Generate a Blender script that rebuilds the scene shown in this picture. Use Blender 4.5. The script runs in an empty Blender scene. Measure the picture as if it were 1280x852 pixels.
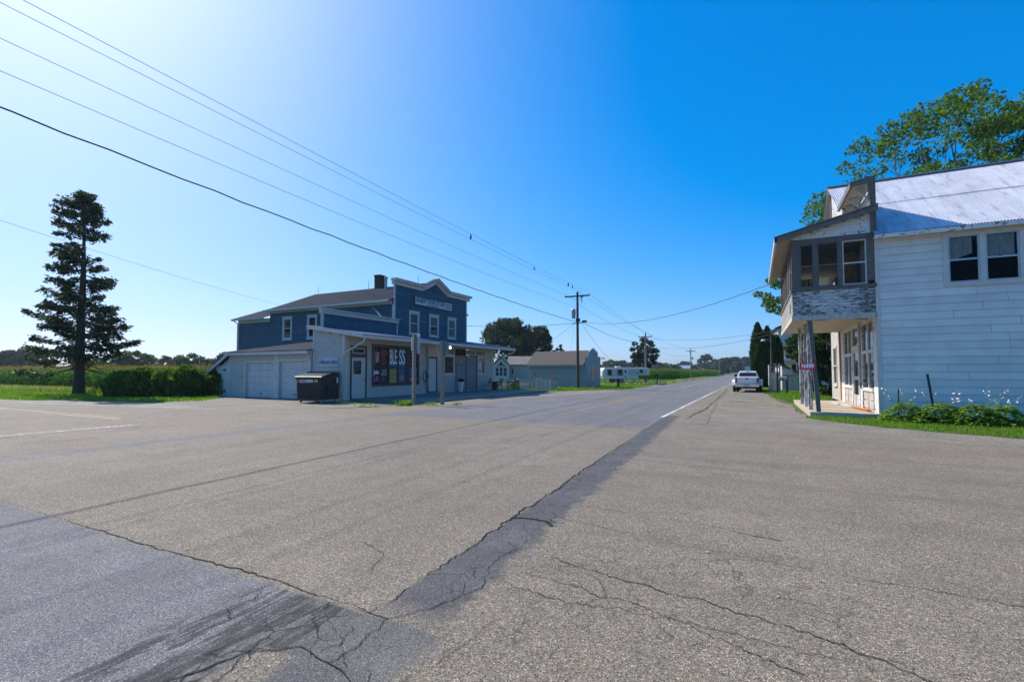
import bpy, bmesh, math, random
import numpy as np
from mathutils import Vector, Matrix
R = math.radians
PI = math.pi
rng = random.Random(7)
nr = np.random.default_rng(11)
sc = bpy.context.scene
COL = sc.collection

# ---------------------------------------------------------------- mesh helpers
class MB:
    """collects shapes; build() links them as ONE mesh object"""
    def __init__(self):
        self.v = []; self.f = []
    def add(self, vs, fs):
        n = len(self.v)
        self.v += [tuple(p) for p in vs]
        self.f += [tuple(i + n for i in q) for q in fs]
        return self
    def quad(self, a, b, c, d):
        return self.add([a, b, c, d], [(0, 1, 2, 3)])
    def box(self, x0, x1, y0, y1, z0, z1):
        vs = [(x0,y0,z0),(x1,y0,z0),(x1,y1,z0),(x0,y1,z0),(x0,y0,z1),(x1,y0,z1),(x1,y1,z1),(x0,y1,z1)]
        return self.add(vs, [(0,3,2,1),(4,5,6,7),(0,1,5,4),(1,2,6,5),(2,3,7,6),(3,0,4,7)])
    def bar(self, a, b, w, h, up=(0,0,1)):
        """rectangular bar from a to b, w across, h along 'up'"""
        a = Vector(a); b = Vector(b); d = (b - a).normalized(); u = Vector(up)
        s = d.cross(u)
        if s.length < 1e-4: s = d.cross(Vector((1,0,0)))
        s.normalize(); u = s.cross(d).normalized()
        vs = []
        for p in (a, b):
            for i, j in ((-1,-1),(1,-1),(1,1),(-1,1)):
                vs.append(p + s*i*w/2 + u*j*h/2)
        return self.add(vs, [(0,1,2,3),(7,6,5,4),(0,4,5,1),(1,5,6,2),(2,6,7,3),(3,7,4,0)])
    def prism(self, poly, fn, a, b):
        """poly of 2-D points extruded from a to b; fn(p, q, t) -> 3-D"""
        n = len(poly)
        vs = [fn(p, q, a) for p, q in poly] + [fn(p, q, b) for p, q in poly]
        fs = [tuple(range(n))[::-1], tuple(range(n, 2*n))]
        fs += [(i, (i+1) % n, n + (i+1) % n, n + i) for i in range(n)]
        return self.add(vs, fs)
    def tube(self, pts, r, seg=6, cap=True):
        pts = [Vector(p) for p in pts]
        rs = r if isinstance(r, (list, tuple)) else [r]*len(pts)
        n0 = len(self.v); ref = None
        for i, p in enumerate(pts):
            d = (pts[min(i+1, len(pts)-1)] - pts[max(i-1, 0)])
            if d.length < 1e-9: d = Vector((0,0,1))
            d.normalize()
            if ref is None:
                ref = Vector((0,0,1)) if abs(d.z) < .9 else Vector((1,0,0))
            s = d.cross(ref).normalized(); u = s.cross(d).normalized(); ref = u
            for k in range(seg):
                t = 2*PI*k/seg
                self.v.append(tuple(p + (s*math.cos(t) + u*math.sin(t))*rs[i]))
        for i in range(len(pts)-1):
            for k in range(seg):
                a = n0 + i*seg + k; b = n0 + i*seg + (k+1) % seg
                self.f.append((a, b, b + seg, a + seg))
        if cap:
            self.f.append(tuple(n0 + k for k in range(seg))[::-1])
            m = n0 + (len(pts)-1)*seg
            self.f.append(tuple(m + k for k in range(seg)))
        return self
    def lathe(self, prof, c=(0,0,0), seg=16, axis='z', cap=True):
        n0 = len(self.v); c = Vector(c)
        for r, h in prof:
            for k in range(seg):
                t = 2*PI*k/seg; x = r*math.cos(t); y = r*math.sin(t)
                p = {'z': (x,y,h), 'x': (h,x,y), 'y': (x,h,y)}[axis]
                self.v.append(tuple(c + Vector(p)))
        for i in range(len(prof)-1):
            for k in range(seg):
                a = n0 + i*seg + k; b = n0 + i*seg + (k+1) % seg
                self.f.append((a, b, b + seg, a + seg))
        if cap:
            self.f.append(tuple(n0 + k for k in range(seg))[::-1])
            m = n0 + (len(prof)-1)*seg
            self.f.append(tuple(m + k for k in range(seg)))
        return self
    def build(self, name, mat, parent=None, off=(0,0,0), smooth=False, bevel=0, loc=None):
        me = bpy.data.meshes.new(name)
        ox, oy, oz = off
        me.from_pydata([(x-ox, y-oy, z-oz) for x, y, z in self.v], [], self.f)
        bm = bmesh.new(); bm.from_mesh(me); bmesh.ops.recalc_face_normals(bm, faces=bm.faces); bm.to_mesh(me); bm.free()
        if smooth:
            for p in me.polygons: p.use_smooth = True
        return link(name, me, mat, parent, bevel, loc)

def link(name, me, mat, parent=None, bevel=0, loc=None):
    o = bpy.data.objects.new(name, me); COL.objects.link(o)
    if mat is not None: me.materials.append(mat)
    if parent is not None: o.parent = parent
    if loc is not None: o.location = loc
    if bevel:
        m = o.modifiers.new('bevel', 'BEVEL'); m.width = bevel; m.segments = 2; m.limit_method = 'ANGLE'; m.angle_limit = R(50)
    return o

def npmesh(name, V, F, mat, parent=None, off=(0,0,0), loc=None):
    """V (n,3), F (m,4) numpy arrays -> one mesh object"""
    me = bpy.data.meshes.new(name)
    V = np.asarray(V, np.float32) - np.asarray(off, np.float32); F = np.asarray(F, np.int32)
    me.vertices.add(len(V)); me.vertices.foreach_set('co', V.ravel())
    k = F.shape[1]
    me.loops.add(F.size); me.loops.foreach_set('vertex_index', F.ravel())
    me.polygons.add(len(F))
    me.polygons.foreach_set('loop_start', np.arange(0, F.size, k, dtype=np.int32))
    me.polygons.foreach_set('loop_total', np.full(len(F), k, np.int32))
    me.update(calc_edges=True); me.validate()
    return link(name, me, mat, parent, 0, loc)

def thing(name, label, cat, loc=(0,0,0), rz=0, group=None):
    o = bpy.data.objects.new(name, None); COL.objects.link(o)
    o.empty_display_size = .3
    o.location = loc; o.rotation_euler = (0,0,rz)
    return tag(o, label, cat, group)
def tag(o, label, cat, group=None, kind=None):
    o['label'] = label; o['category'] = cat
    if group: o['group'] = group
    if kind: o['kind'] = kind
    return o
def struct(o): o['kind'] = 'structure'; return o
def plabel(o, label): o['label'] = label; return o
def copy_tree(o, parent=None):
    c = o.copy(); COL.objects.link(c); c.parent = parent
    for ch in list(o.children): copy_tree(ch, c)
    return c

def lettering(body, size, mat, parent, M, name='lettering', ext=.004, bold=0, align='CENTER', width=None):
    cu = bpy.data.curves.new(name, 'FONT'); cu.body = body; cu.size = size; cu.extrude = ext
    cu.align_x = align; cu.align_y = 'CENTER'; cu.offset = bold
    t = bpy.data.objects.new('tmp_text', cu); COL.objects.link(t)
    dg = bpy.context.evaluated_depsgraph_get()
    me = bpy.data.meshes.new_from_object(t.evaluated_get(dg))
    bpy.data.objects.remove(t)
    if width:
        xs = [v.co.x for v in me.vertices]; w = max(xs) - min(xs)
        for v in me.vertices: v.co.x *= width / w
    me.transform(M); me.name = name
    me.materials.clear()
    return link(name, me, mat, parent)
def face_m(P, U, V):
    """matrix whose x axis is U and y axis is V at P"""
    U = Vector(U).normalized(); V = Vector(V).normalized(); N = U.cross(V)
    return Matrix(((U.x,V.x,N.x,P[0]),(U.y,V.y,N.y,P[1]),(U.z,V.z,N.z,P[2]),(0,0,0,1)))

# ---------------------------------------------------------------- materials
def new_mat(name):
    m = bpy.data.materials.new(name); m.use_nodes = True
    nt = m.node_tree; nt.nodes.clear()
    out = nt.nodes.new('ShaderNodeOutputMaterial'); b = nt.nodes.new('ShaderNodeBsdfPrincipled')
    nt.links.new(b.outputs[0], out.inputs[0])
    return m, nt, b, out
class N:
    def __init__(s, nt): s.nt = nt
    def n(s, t, **k):
        nd = s.nt.nodes.new(t)
        for a, v in k.items(): setattr(nd, a, v)
        return nd
    def l(s, a, b): s.nt.links.new(a, b)
    def coord(s, kind='Object', scale=(1,1,1), rot=(0,0,0)):
        tc = s.n('ShaderNodeTexCoord'); mp = s.n('ShaderNodeMapping')
        mp.inputs['Scale'].default_value = scale; mp.inputs['Rotation'].default_value = rot
        s.l(tc.outputs[kind], mp.inputs[0]); return mp.outputs[0]
    def noise(s, vec, scale, detail=4, rough=.55, dist=0):
        t = s.n('ShaderNodeTexNoise'); t.inputs['Scale'].default_value = scale; t.inputs['Detail'].default_value = detail
        t.inputs['Roughness'].default_value = rough; t.inputs['Distortion'].default_value = dist
        s.l(vec, t.inputs['Vector']); return t.outputs['Fac']
    def vor(s, vec, scale, out='Color'):
        t = s.n('ShaderNodeTexVoronoi'); t.inputs['Scale'].default_value = scale; s.l(vec, t.inputs['Vector'])
        return t.outputs[out]
    def ramp(s, fac, stops, interp='LINEAR'):
        r = s.n('ShaderNodeValToRGB'); r.color_ramp.interpolation = interp; el = r.color_ramp.elements
        while len(el) < len(stops): el.new(.5)
        for e, (p, c) in zip(el, stops):
            e.position = p; e.color = (c, c, c, 1) if isinstance(c, (int, float)) else (*c, 1)
        s.l(fac, r.inputs[0]); return r.outputs[0]
    def math(s, op, a, b=None, clamp=False):
        m = s.n('ShaderNodeMath', operation=op, use_clamp=clamp)
        for i, x in enumerate((a, b)):
            if x is None: continue
            if isinstance(x, (int, float)): m.inputs[i].default_value = x
            else: s.l(x, m.inputs[i])
        return m.outputs[0]
    def mix(s, fac, a, b, blend='MIX'):
        m = s.n('ShaderNodeMix', data_type='RGBA', blend_type=blend)
        for i, x in ((0, fac), (6, a), (7, b)):
            if isinstance(x, (int, float)): m.inputs[i].default_value = x if i == 0 else (x, x, x, 1)
            elif isinstance(x, tuple): m.inputs[i].default_value = (*x, 1)
            else: s.l(x, m.inputs[i])
        return m.outputs[2]
    def bump(s, b, h, strength=.3, dist=.01):
        bp = s.n('ShaderNodeBump'); bp.inputs['Strength'].default_value = strength; bp.inputs['Distance'].default_value = dist
        s.l(h, bp.inputs['Height']); s.l(bp.outputs[0], b.inputs['Normal'])
    def island(s): return s.n('ShaderNodeNewGeometry').outputs['Random Per Island']

def simple(name, col, rough=.6, var=.18, scale=6, metal=0, bump=0, bscale=60, spec=.4, stretch=(1,1,1), island=0, dirt=0):
    m, nt, b, o = new_mat(name); g = N(nt)
    vec = g.coord(scale=stretch)
    nz = g.noise(vec, scale)
    c0 = tuple(max(0, c*(1-var)) for c in col); c1 = tuple(min(1, c*(1+var)) for c in col)
    c = g.ramp(nz, [(.3, c0), (.7, c1)])
    if island:
        r = g.ramp(g.island(), [(0, 1-island), (1, 1+island)])
        c = g.mix(1.0, c, r, 'MULTIPLY')
    if dirt:
        d = g.ramp(g.noise(g.coord(), 2.2, 8, .7), [(.48, 0), (.72, dirt)])
        c = g.mix(d, c, tuple(x*.35 + .02 for x in col))
    g.l(c, b.inputs['Base Color']); b.inputs['Roughness'].default_value = rough; b.inputs['Metallic'].default_value = metal
    b.inputs['Specular IOR Level'].default_value = spec
    if bump: g.bump(b, g.noise(vec, bscale, 3), bump, .01)
    return m

def peel(name, paint, wood, amount, stretch, scale=5, rough=.65, island=.06):
    """flaking paint: bare wood shows through where a stretched noise passes a threshold"""
    m, nt, b, o = new_mat(name); g = N(nt)
    v = g.coord(scale=stretch)
    a = g.noise(v, scale, 9, .68, .6)
    big = g.noise(g.coord(), .9, 3)
    a = g.math('ADD', a, g.math('MULTIPLY', g.math('SUBTRACT', big, .5), .35))
    e = amount
    mask = g.ramp(a, [(e-.015, 1), (e+.015, 0)])
    grain = g.ramp(g.noise(g.coord(scale=tuple(x*1.0 for x in stretch)), scale*7, 5, .6), [(.3, tuple(c*.6 for c in wood)), (.75, tuple(c*1.35 for c in wood))])
    pc = g.ramp(g.noise(g.coord(), 3, 5), [(.3, tuple(c*.88 for c in paint)), (.7, paint)])
    r = g.ramp(g.island(), [(0, 1-island), (1, 1.0)])
    pc = g.mix(1.0, pc, r, 'MULTIPLY')
    c = g.mix(mask, pc, grain)
    g.l(c, b.inputs['Base Color']); b.inputs['Roughness'].default_value = rough
    g.bump(b, mask, -.5, .004)
    return m

def leafmat(name, c0, c1, trans=.35, rough=.6, spec=.18, dead=None):
    m, nt, b, o = new_mat(name); g = N(nt)
    c = g.ramp(g.island(), [(0, c0), (.55, tuple((x+y)/2 for x, y in zip(c0, c1))), (1, c1)])
    if dead is not None:
        c = g.mix(g.ramp(g.noise(g.coord(), 1.1, 3), [(.55, 0), (.7, .8)]), c, dead)
    g.l(c, b.inputs['Base Color']); b.inputs['Roughness'].default_value = rough; b.inputs['Specular IOR Level'].default_value = spec
    t = g.n('ShaderNodeBsdfTranslucent'); tcol = g.mix(1.0, c, (1.5, 1.7, .55), 'MULTIPLY'); g.l(tcol, t.inputs[0])
    mx = g.n('ShaderNodeMixShader'); mx.inputs[0].default_value = trans
    g.l(b.outputs[0], mx.inputs[1]); g.l(t.outputs[0], mx.inputs[2]); g.l(mx.outputs[0], o.inputs[0])
    return m

def glassmat(name, tint=(.02,.025,.03), alpha=None, rough=.04):
    """window glass: mirror-like film over the room (clear when alpha given)"""
    m, nt, b, o = new_mat(name); g = N(nt)
    b.inputs['Base Color'].default_value = (*tint, 1); b.inputs['Roughness'].default_value = rough
    b.inputs['Specular IOR Level'].default_value = .32
    g.bump(b, g.noise(g.coord(), 1.7, 2), .05, .05)
    if alpha is not None:
        tr = g.n('ShaderNodeBsdfTransparent'); tr.inputs[0].default_value = (.86,.89,.88,1)
        mx = g.n('ShaderNodeMixShader'); fr = g.n('ShaderNodeFresnel'); fr.inputs[0].default_value = 1.5
        f = g.math('ADD', fr.outputs[0], alpha, True)
        g.l(f, mx.inputs[0]); g.l(tr.outputs[0], mx.inputs[1]); g.l(b.outputs[0], mx.inputs[2]); g.l(mx.outputs[0], o.inputs[0])
    return m

M = {}
M['white_paint'] = peel('white paint on boards', (.51,.475,.42), (.19,.155,.125), .365, (1,1,3.5), 4)
M['white_clean'] = simple('white trim paint', (.57,.54,.49), .5, .07, 4, dirt=.25)
M['vinyl'] = simple('white lap siding', (.70,.675,.635), .5, .08, 1.3, island=.06, spec=.3, dirt=.16)
M['blue_siding'] = simple('blue painted clapboard', (.031,.102,.146), .6, .22, 3, island=.16, dirt=.2, spec=.25)
M['peel_heavy'] = peel('badly flaking white paint', (.66,.64,.60), (.13,.112,.10), .482, (1.3,1.3,7), 3.4)
M['peel_mid'] = peel('flaking white paint', (.72,.71,.69), (.19,.165,.145), .40, (2,2,2), 3.5)
M['peel_post'] = peel('flaking post paint', (.66,.65,.62), (.16,.15,.14), .50, (4,4,.9), 4)
M['grey_wood'] = simple('weathered grey wood', (.125,.115,.105), .8, .45, 9, stretch=(6,6,1), bump=.3, bscale=30)
M['grey_wood_flat'] = simple('weathered grey boards', (.15,.14,.13), .8, .45, 9, stretch=(1,1,6), bump=.3, bscale=30)
M['bare_boards'] = simple('old soffit boards', (.50,.45,.38), .75, .25, 4, stretch=(5,.6,1), dirt=.35)
M['galv'] = simple('galvanised roofing', (.60,.61,.64), .38, .12, 1.5, metal=.45, dirt=.0)
M['roof_tin'] = simple('dark ribbed roofing', (.035,.044,.060), .85, .25, 1.0, spec=.08, island=.06, dirt=.0)
M['roof_blue'] = simple('blue sheet roofing', (.02,.05,.14), .45, .1, 1.0)
M['asphalt_shingle'] = simple('grey brown shingles', (.085,.075,.066), .9, .35, 14, stretch=(2,2,6), bump=.3, bscale=40)
M['shingle_light'] = simple('pale brown shingles', (.22,.19,.165), .9, .25, 14, stretch=(2,2,6))
M['trim_dark'] = simple('dark slate trim', (.05,.06,.075), .55, .2, 8)
M['door_white'] = simple('white door paint', (.55,.53,.50), .45, .06, 3, dirt=.12)
M['grey_blue'] = simple('blue grey door paint', (.20,.215,.235), .55, .12, 4, dirt=.2)
M['black'] = simple('black iron', (.018,.018,.02), .45, .2, 10)
M['rubber'] = simple('black rubber', (.02,.02,.02), .85, .2, 20)
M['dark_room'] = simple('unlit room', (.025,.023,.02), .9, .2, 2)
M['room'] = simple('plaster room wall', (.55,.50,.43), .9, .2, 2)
M['glass'] = glassmat('window glass')
M['glass_clear'] = glassmat('clear old window glass', alpha=.10)
M['curtain'] = simple('white curtain cloth', (.62,.63,.62), .8, .22, 5, stretch=(5,5,.6))
M['board_orange'] = simple('orange plywood', (.42,.20,.06), .7, .3, 4, stretch=(4,4,1))
M['concrete'] = simple('old concrete', (.215,.19,.16), .85, .16, 2.2, bump=.25, bscale=70, dirt=.35)
M['concrete_tan'] = simple('sunned concrete slab', (.46,.385,.29), .85, .14, 2.2, bump=.25, bscale=70, dirt=.3)
M['concrete_block'] = simple('concrete block', (.20,.19,.175), .9, .3, 4, bump=.3, bscale=50)
M['pole'] = simple('creosoted pole', (.075,.06,.05), .85, .35, 8, stretch=(6,6,.5), bump=.3, bscale=25)
M['sign_post'] = simple('grey wood sign post', (.22,.205,.17), .85, .25, 8, stretch=(6,6,.5))
M['alu'] = simple('bare aluminium sheet', (.42,.44,.46), .45, .12, 3, metal=.6)
M['sign_back'] = simple('dull sign back', (.17,.215,.225), .55, .15, 5, metal=.2)
M['galv_grey'] = simple('grey galvanised steel', (.32,.34,.36), .45, .12, 5, metal=.5)
M['red_sign'] = simple('red sign enamel', (.50,.018,.03), .4, .08, 4)
M['white_letter'] = simple('white lettering', (.80,.80,.80), .5, .04, 4)
M['black_letter'] = simple('black lettering', (.02,.022,.03), .5, .1, 4)
M['sign_white'] = simple('aged white sign board', (.52,.55,.60), .6, .14, 4, dirt=.3)
M['brick_dark'] = simple('dark brick', (.07,.032,.03), .9, .35, 9, bump=.4, bscale=20)
M['bark'] = simple('brown grey bark', (.115,.095,.08), .9, .4, 7, stretch=(5,5,.7), bump=.6, bscale=16)
M['bark_dark'] = simple('dark bark', (.055,.045,.038), .9, .4, 7, stretch=(5,5,.7), bump=.6, bscale=16)
M['leaf_oak'] = leafmat('broad green leaves', (.028,.072,.010), (.125,.21,.028), .38)
M['leaf_dark'] = leafmat('dark green leaves', (.010,.030,.010), (.040,.085,.022), .22)
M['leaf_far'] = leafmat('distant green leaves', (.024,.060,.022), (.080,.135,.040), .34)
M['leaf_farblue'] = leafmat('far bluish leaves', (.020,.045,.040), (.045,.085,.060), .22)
M['leaf_bright'] = leafmat('young green leaves', (.045,.10,.012), (.13,.24,.03), .40)
M['needle'] = leafmat('spruce needles', (.010,.028,.013), (.060,.100,.038), .22)
M['leaf_arb'] = leafmat('cedar sprays', (.012,.045,.012), (.040,.105,.026), .2)
M['leaf_hedge'] = leafmat('hedge leaves', (.028,.065,.010), (.11,.19,.028), .42)
M['leaf_corn'] = leafmat('corn leaves', (.024,.090,.010), (.075,.215,.028), .36, rough=.8, spec=.04)
M['tassel'] = leafmat('corn tassels', (.17,.115,.055), (.28,.20,.10), .35)
M['grass_blade'] = leafmat('lawn blades', (.085,.165,.016), (.19,.32,.036), .42, dead=(.20,.19,.06))
M['grass_dry'] = leafmat('dry tall grass', (.26,.24,.15), (.42,.39,.26), .35)
M['hosta'] = leafmat('hosta leaves', (.09,.18,.022), (.26,.38,.06), .35, rough=.5)
M['petal'] = simple('pale petals', (.72,.70,.82), .6, .08, 9)
M['car_white'] = simple('white car paint', (.76,.77,.78), .18, .02, 2, spec=.6)
M['red_lens'] = simple('red lamp lens', (.30,.012,.012), .2, .1, 6, spec=.6)
M['chrome'] = simple('chrome', (.65,.66,.68), .15, .05, 5, metal=1)
M['rv_white'] = simple('camper white panels', (.68,.67,.62), .35, .06, 2, dirt=.15)
M['rv_tan'] = simple('camper tan panel', (.50,.48,.42), .45, .06, 2)
M['shed_blue'] = simple('blue grey shed siding', (.27,.33,.33), .6, .08, 3, stretch=(1,1,8), island=.05)
M['house_tan'] = simple('pale house siding', (.46,.38,.34), .6, .08, 3, stretch=(1,1,8))
M['house_grey'] = simple('pale grey house siding', (.56,.54,.50), .6, .08, 3, stretch=(1,1,8))
M['fence_grey'] = simple('weathered pickets', (.54,.48,.41), .8, .3, 5, stretch=(8,8,.6), island=.25)
M['bin_black'] = simple('black bin plastic', (.012,.011,.012), .5, .2, 6)
M['lid'] = simple('sun bleached black lid', (.05,.05,.053), .30, .2, 4, spec=.6)
M['yellow'] = simple('yellow label', (.60,.42,.06), .5, .1, 5)
M['orange'] = simple('orange plastic', (.75,.22,.02), .5, .1, 5)
M['gold'] = simple('dull gold paint', (.34,.27,.10), .5, .25, 30)
M['blue_pic'] = simple('blue paint', (.04,.12,.24), .5, .25, 14)
M['red_paint'] = simple('red paint', (.42,.03,.05), .5, .2, 10)
M['pink_paint'] = simple('pink paint', (.50,.14,.22), .5, .2, 10)
M['chalk'] = simple('black chalk board', (.012,.013,.016), .6, .3, 8)
M['parchment'] = simple('yellow paper', (.50,.36,.12), .7, .2, 8)
M['wire'] = simple('wire', (.025,.028,.034), .6, .1, 3)
M['wire_blue'] = simple('bare aluminium wire', (.12,.17,.26), .5, .1, 3)
M['pot_white'] = simple('white pot', (.62,.62,.60), .5, .06, 4)
M['flower_red'] = leafmat('dark red flowers', (.06,.008,.010), (.16,.02,.02), .2)
M['wood_barrel'] = simple('brown barrel wood', (.16,.085,.04), .7, .3, 6, stretch=(5,5,.6))
M['rock'] = simple('grey rocks', (.16,.15,.14), .9, .35, 4, bump=.5, bscale=12)
M['bird'] = simple('dark feathers', (.02,.018,.016), .7, .2, 20)
M['green_bin'] = simple('green plastic', (.035,.10,.055), .5, .1, 5)
M['silver'] = simple('silver farm metal', (.50,.53,.56), .4, .08, 1, metal=.3)
M['barn_red'] = simple('barn red', (.17,.05,.04), .7, .15, 2)
M['lap_underside'] = simple('brown board lap undersides', (.31,.26,.20), .9, .5, 3)  # darker brown, set only on the undersides of the board laps
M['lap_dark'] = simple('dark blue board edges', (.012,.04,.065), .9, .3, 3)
M['lamp_glow'] = None
m_, nt_, b_, o_ = new_mat('lit bulb'); b_.inputs['Emission Color'].default_value = (1,.93,.78,1); b_.inputs['Emission Strength'].default_value = 6; M['lamp_glow'] = m_

# ---------------------------------------------------------------- camera, sun, sky
cam = bpy.data.cameras.new('camera'); cam_o = bpy.data.objects.new('camera', cam); COL.objects.link(cam_o)
cam.sensor_width = 36; cam.lens = 16.875; cam.shift_y = 15/1280; cam.clip_start = .05; cam.clip_end = 6000
cam_o.location = (0,0,1.6); cam_o.rotation_euler = (R(92.2), 0, R(26.9)); sc.camera = cam_o
SUN_AZ, SUN_EL = R(-79), R(43)
S = Vector((math.sin(SUN_AZ)*math.cos(SUN_EL), math.cos(SUN_AZ)*math.cos(SUN_EL), math.sin(SUN_EL)))
sl = bpy.data.lights.new('sun', 'SUN'); sl.energy = 5.0; sl.angle = R(.55); sl.color = (1,.93,.82)
so = bpy.data.objects.new('sun', sl); COL.objects.link(so); so.rotation_euler = S.to_track_quat('Z','Y').to_euler(); so.location = (-30,20,40)
w = bpy.data.worlds.new('World'); sc.world = w; w.use_nodes = True
wn = w.node_tree; wn.nodes.clear(); g = N(wn)
sky = g.n('ShaderNodeTexSky'); sky.sky_type = 'NISHITA'; sky.sun_disc = False; sky.sun_elevation = SUN_EL; sky.sun_rotation = SUN_AZ % (2*PI)
sky.air_density = .85; sky.dust_density = 1.35; sky.ozone_density = 6.0; sky.altitude = 0
hs = g.n('ShaderNodeHueSaturation'); hs.inputs['Saturation'].default_value = 1.47; hs.inputs['Hue'].default_value = .4975
# soft shoulder, as film has: bright haze round the sun rolls off instead of clipping
sv = g.n('ShaderNodeSeparateColor'); g.l(sky.outputs[0], sv.inputs[0]); cv = g.n('ShaderNodeCombineColor')
for i in range(3):
    t = g.math('DIVIDE', g.math('MULTIPLY', sv.outputs[i], (2.62,2.86,3.42)[i]), g.math('ADD', g.math('MULTIPLY', sv.outputs[i], .17), 1.0)); g.l(t, cv.inputs[i])
g.l(cv.outputs[0], hs.inputs['Color'])
bg = g.n('ShaderNodeBackground'); bg.inputs[1].default_value = .095; g.l(hs.outputs[0], bg.inputs[0])
wo = g.n('ShaderNodeOutputWorld'); g.l(bg.outputs[0], wo.inputs[0])
sc.view_settings.view_transform = 'Standard'; sc.view_settings.look = 'None'; sc.view_settings.exposure = .24; sc.view_settings.gamma = 1
sc.view_settings.use_curve_mapping = False

# ---------------------------------------------------------------- ground materials
def zone(g, x, lo, hi, soft=.04):
    """1 where lo < x < hi, soft edges"""
    a = g.math('DIVIDE', g.math('SUBTRACT', x, lo), soft, True)
    b = g.math('DIVIDE', g.math('SUBTRACT', hi, x), soft, True)
    return g.math('MULTIPLY', a, b)
def road_material():
    m, nt, b, o = new_mat('worn asphalt and chip seal'); g = N(nt)
    P = g.coord()
    sep = g.n('ShaderNodeSeparateXYZ'); g.l(P, sep.inputs[0]); X, Y = sep.outputs[0], sep.outputs[1]
    wob = g.math('SUBTRACT', g.noise(P, 1.3, 5, .65), .5); wob2 = g.math('SUBTRACT', g.noise(P, 5.5, 4, .6), .5)
    Xw = g.math('ADD', X, g.math('ADD', g.math('MULTIPLY', wob, .32), g.math('MULTIPLY', wob2, .10)))
    Yw = g.math('ADD', Y, g.math('MULTIPLY', wob2, .10))
    # aggregate
    cell = g.vor(P, 116, 'Color'); cs = g.n('ShaderNodeSeparateColor'); g.l(cell, cs.inputs[0])
    chip = g.ramp(cs.outputs[0], [(0, .34), (.32, .80), (.72, 1.10), (.92, 1.55), (1, 2.4)])
    warm = g.ramp(cs.outputs[1], [(0, (.92,.98,1.06)), (.5, (1,1,1)), (1, (1.13,1.0,.84))])
    fine = g.vor(P, 170, 'Color'); fs = g.n('ShaderNodeSeparateColor'); g.l(fine, fs.inputs[0])
    chipf = g.ramp(fs.outputs[0], [(0, .30), (.5, .92), (.90, 1.4), (1, 2.6)])
    big = g.noise(P, .30, 5, .6); mid = g.noise(P, 2.0, 6, .66); blot = g.noise(P, .85, 7, .7, .4)
    tan = g.ramp(big, [(.3, (.205,.171,.130)), (.7, (.258,.217,.166))])
    tan = g.mix(g.ramp(mid, [(.40, 0), (.75, .55)]), tan, (.160,.136,.108))
    tan = g.mix(g.ramp(blot, [(.56, 0), (.70, .45)]), tan, (.120,.102,.082))
    tan = g.mix(g.ramp(g.noise(P, 1.1, 6, .7), [(.60, 0), (.74, .5)]), tan, (.30,.255,.195))
    tan = g.mix(1, g.mix(1, tan, chip, 'MULTIPLY'), warm, 'MULTIPLY')
    blue = g.ramp(big, [(.3, (.160,.153,.150)), (.7, (.205,.196,.192))])
    blue = g.mix(g.ramp(mid, [(.42, 0), (.70, .6)]), blue, (.120,.117,.120))
    blue = g.mix(g.ramp(blot, [(.58, 0), (.70, .4)]), blue, (.27,.255,.235))
    blue = g.mix(1, blue, chipf, 'MULTIPLY')
    grey = g.mix(1, g.mix(g.ramp(mid, [(.3, 0), (.7, 1)]), (.18,.165,.145), (.10,.097,.094)), g.mix(.5, chip, chipf), 'MULTIPLY')
    dark = g.mix(1, g.ramp(mid, [(.3, (.066,.066,.071)), (.55, (.098,.096,.101)), (.75, (.145,.138,.130))]), chipf, 'MULTIPLY')
    # zones: highway lanes outside the crossing, older strip along both edges, chip seal across the crossing
    hw = zone(g, Xw, -12.5, -2.85, .05)
    before = zone(g, Yw, -300, 2.47, .03); after = zone(g, Yw, 13.75, 4000, .05)
    zb = g.math('MULTIPLY', hw, g.math('ADD', before, after, True))
    c = g.mix(zb, tan, blue)
    Xk = g.math('ADD', Xw, g.math('MULTIPLY', g.math('SUBTRACT', Y, 2.5), .042)); Xs = g.math('ADD', g.math('ADD', X, g.math('MULTIPLY', g.math('SUBTRACT', Y, 2.5), .042)), g.math('MULTIPLY', wob, .06))
    sl1 = g.math('DIVIDE', g.math('SUBTRACT', Xs, -2.31), .03, True)              # crisp left edge
    sl2 = g.math('DIVIDE', g.math('SUBTRACT', -1.74, g.math('ADD', Xk, g.math('MULTIPLY', wob2, .32))), .12, True)   # frayed right edge
    # the strip swings a little to the right as it nears the torn corner
    strip = g.math('MULTIPLY', g.math('MULTIPLY', sl1, sl2), zone(g, Yw, 2.45, 18.5, .3))
    c = g.mix(g.math('MULTIPLY', strip, .86), c, dark)
    strip2 = g.math('MULTIPLY', zone(g, Xw, -12.5, -11.8, .14), zone(g, Yw, 2.45, 14, .1))
    c = g.mix(g.math('MULTIPLY', strip2, .8), c, blue)
    near = g.math('MULTIPLY', zone(g, Xw, -2.95, -1.65, .12), zone(g, Yw, -60, 2.47, .03))
    c = g.mix(near, c, grey)
    # tar smears on the torn strip before the crossing
    smear = g.ramp(g.math('ADD', g.noise(g.coord(scale=(7,.9,1), rot=(0,0,R(6))), 1.5, 8, .68, .35), g.math('MULTIPLY', wob2, .25)), [(.455, 0), (.50, .75), (.60, 1)])
    sm = g.math('MULTIPLY', smear, g.math('MULTIPLY', zone(g, Xw, -3.42, -2.30, .22), zone(g, Yw, -20, 2.47, .04)))
    tarc = g.mix(1, (.036,.036,.038), chipf, 'MULTIPLY')
    c = g.mix(g.math('MULTIPLY', sm, .92), c, tarc)
    lift = g.math('MULTIPLY', g.math('MULTIPLY', zone(g, Xw, -2.62, -2.30, .06), zone(g, Yw, -20, 1.93, .04)), .9)
    c = g.mix(lift, c, tan)
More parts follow.
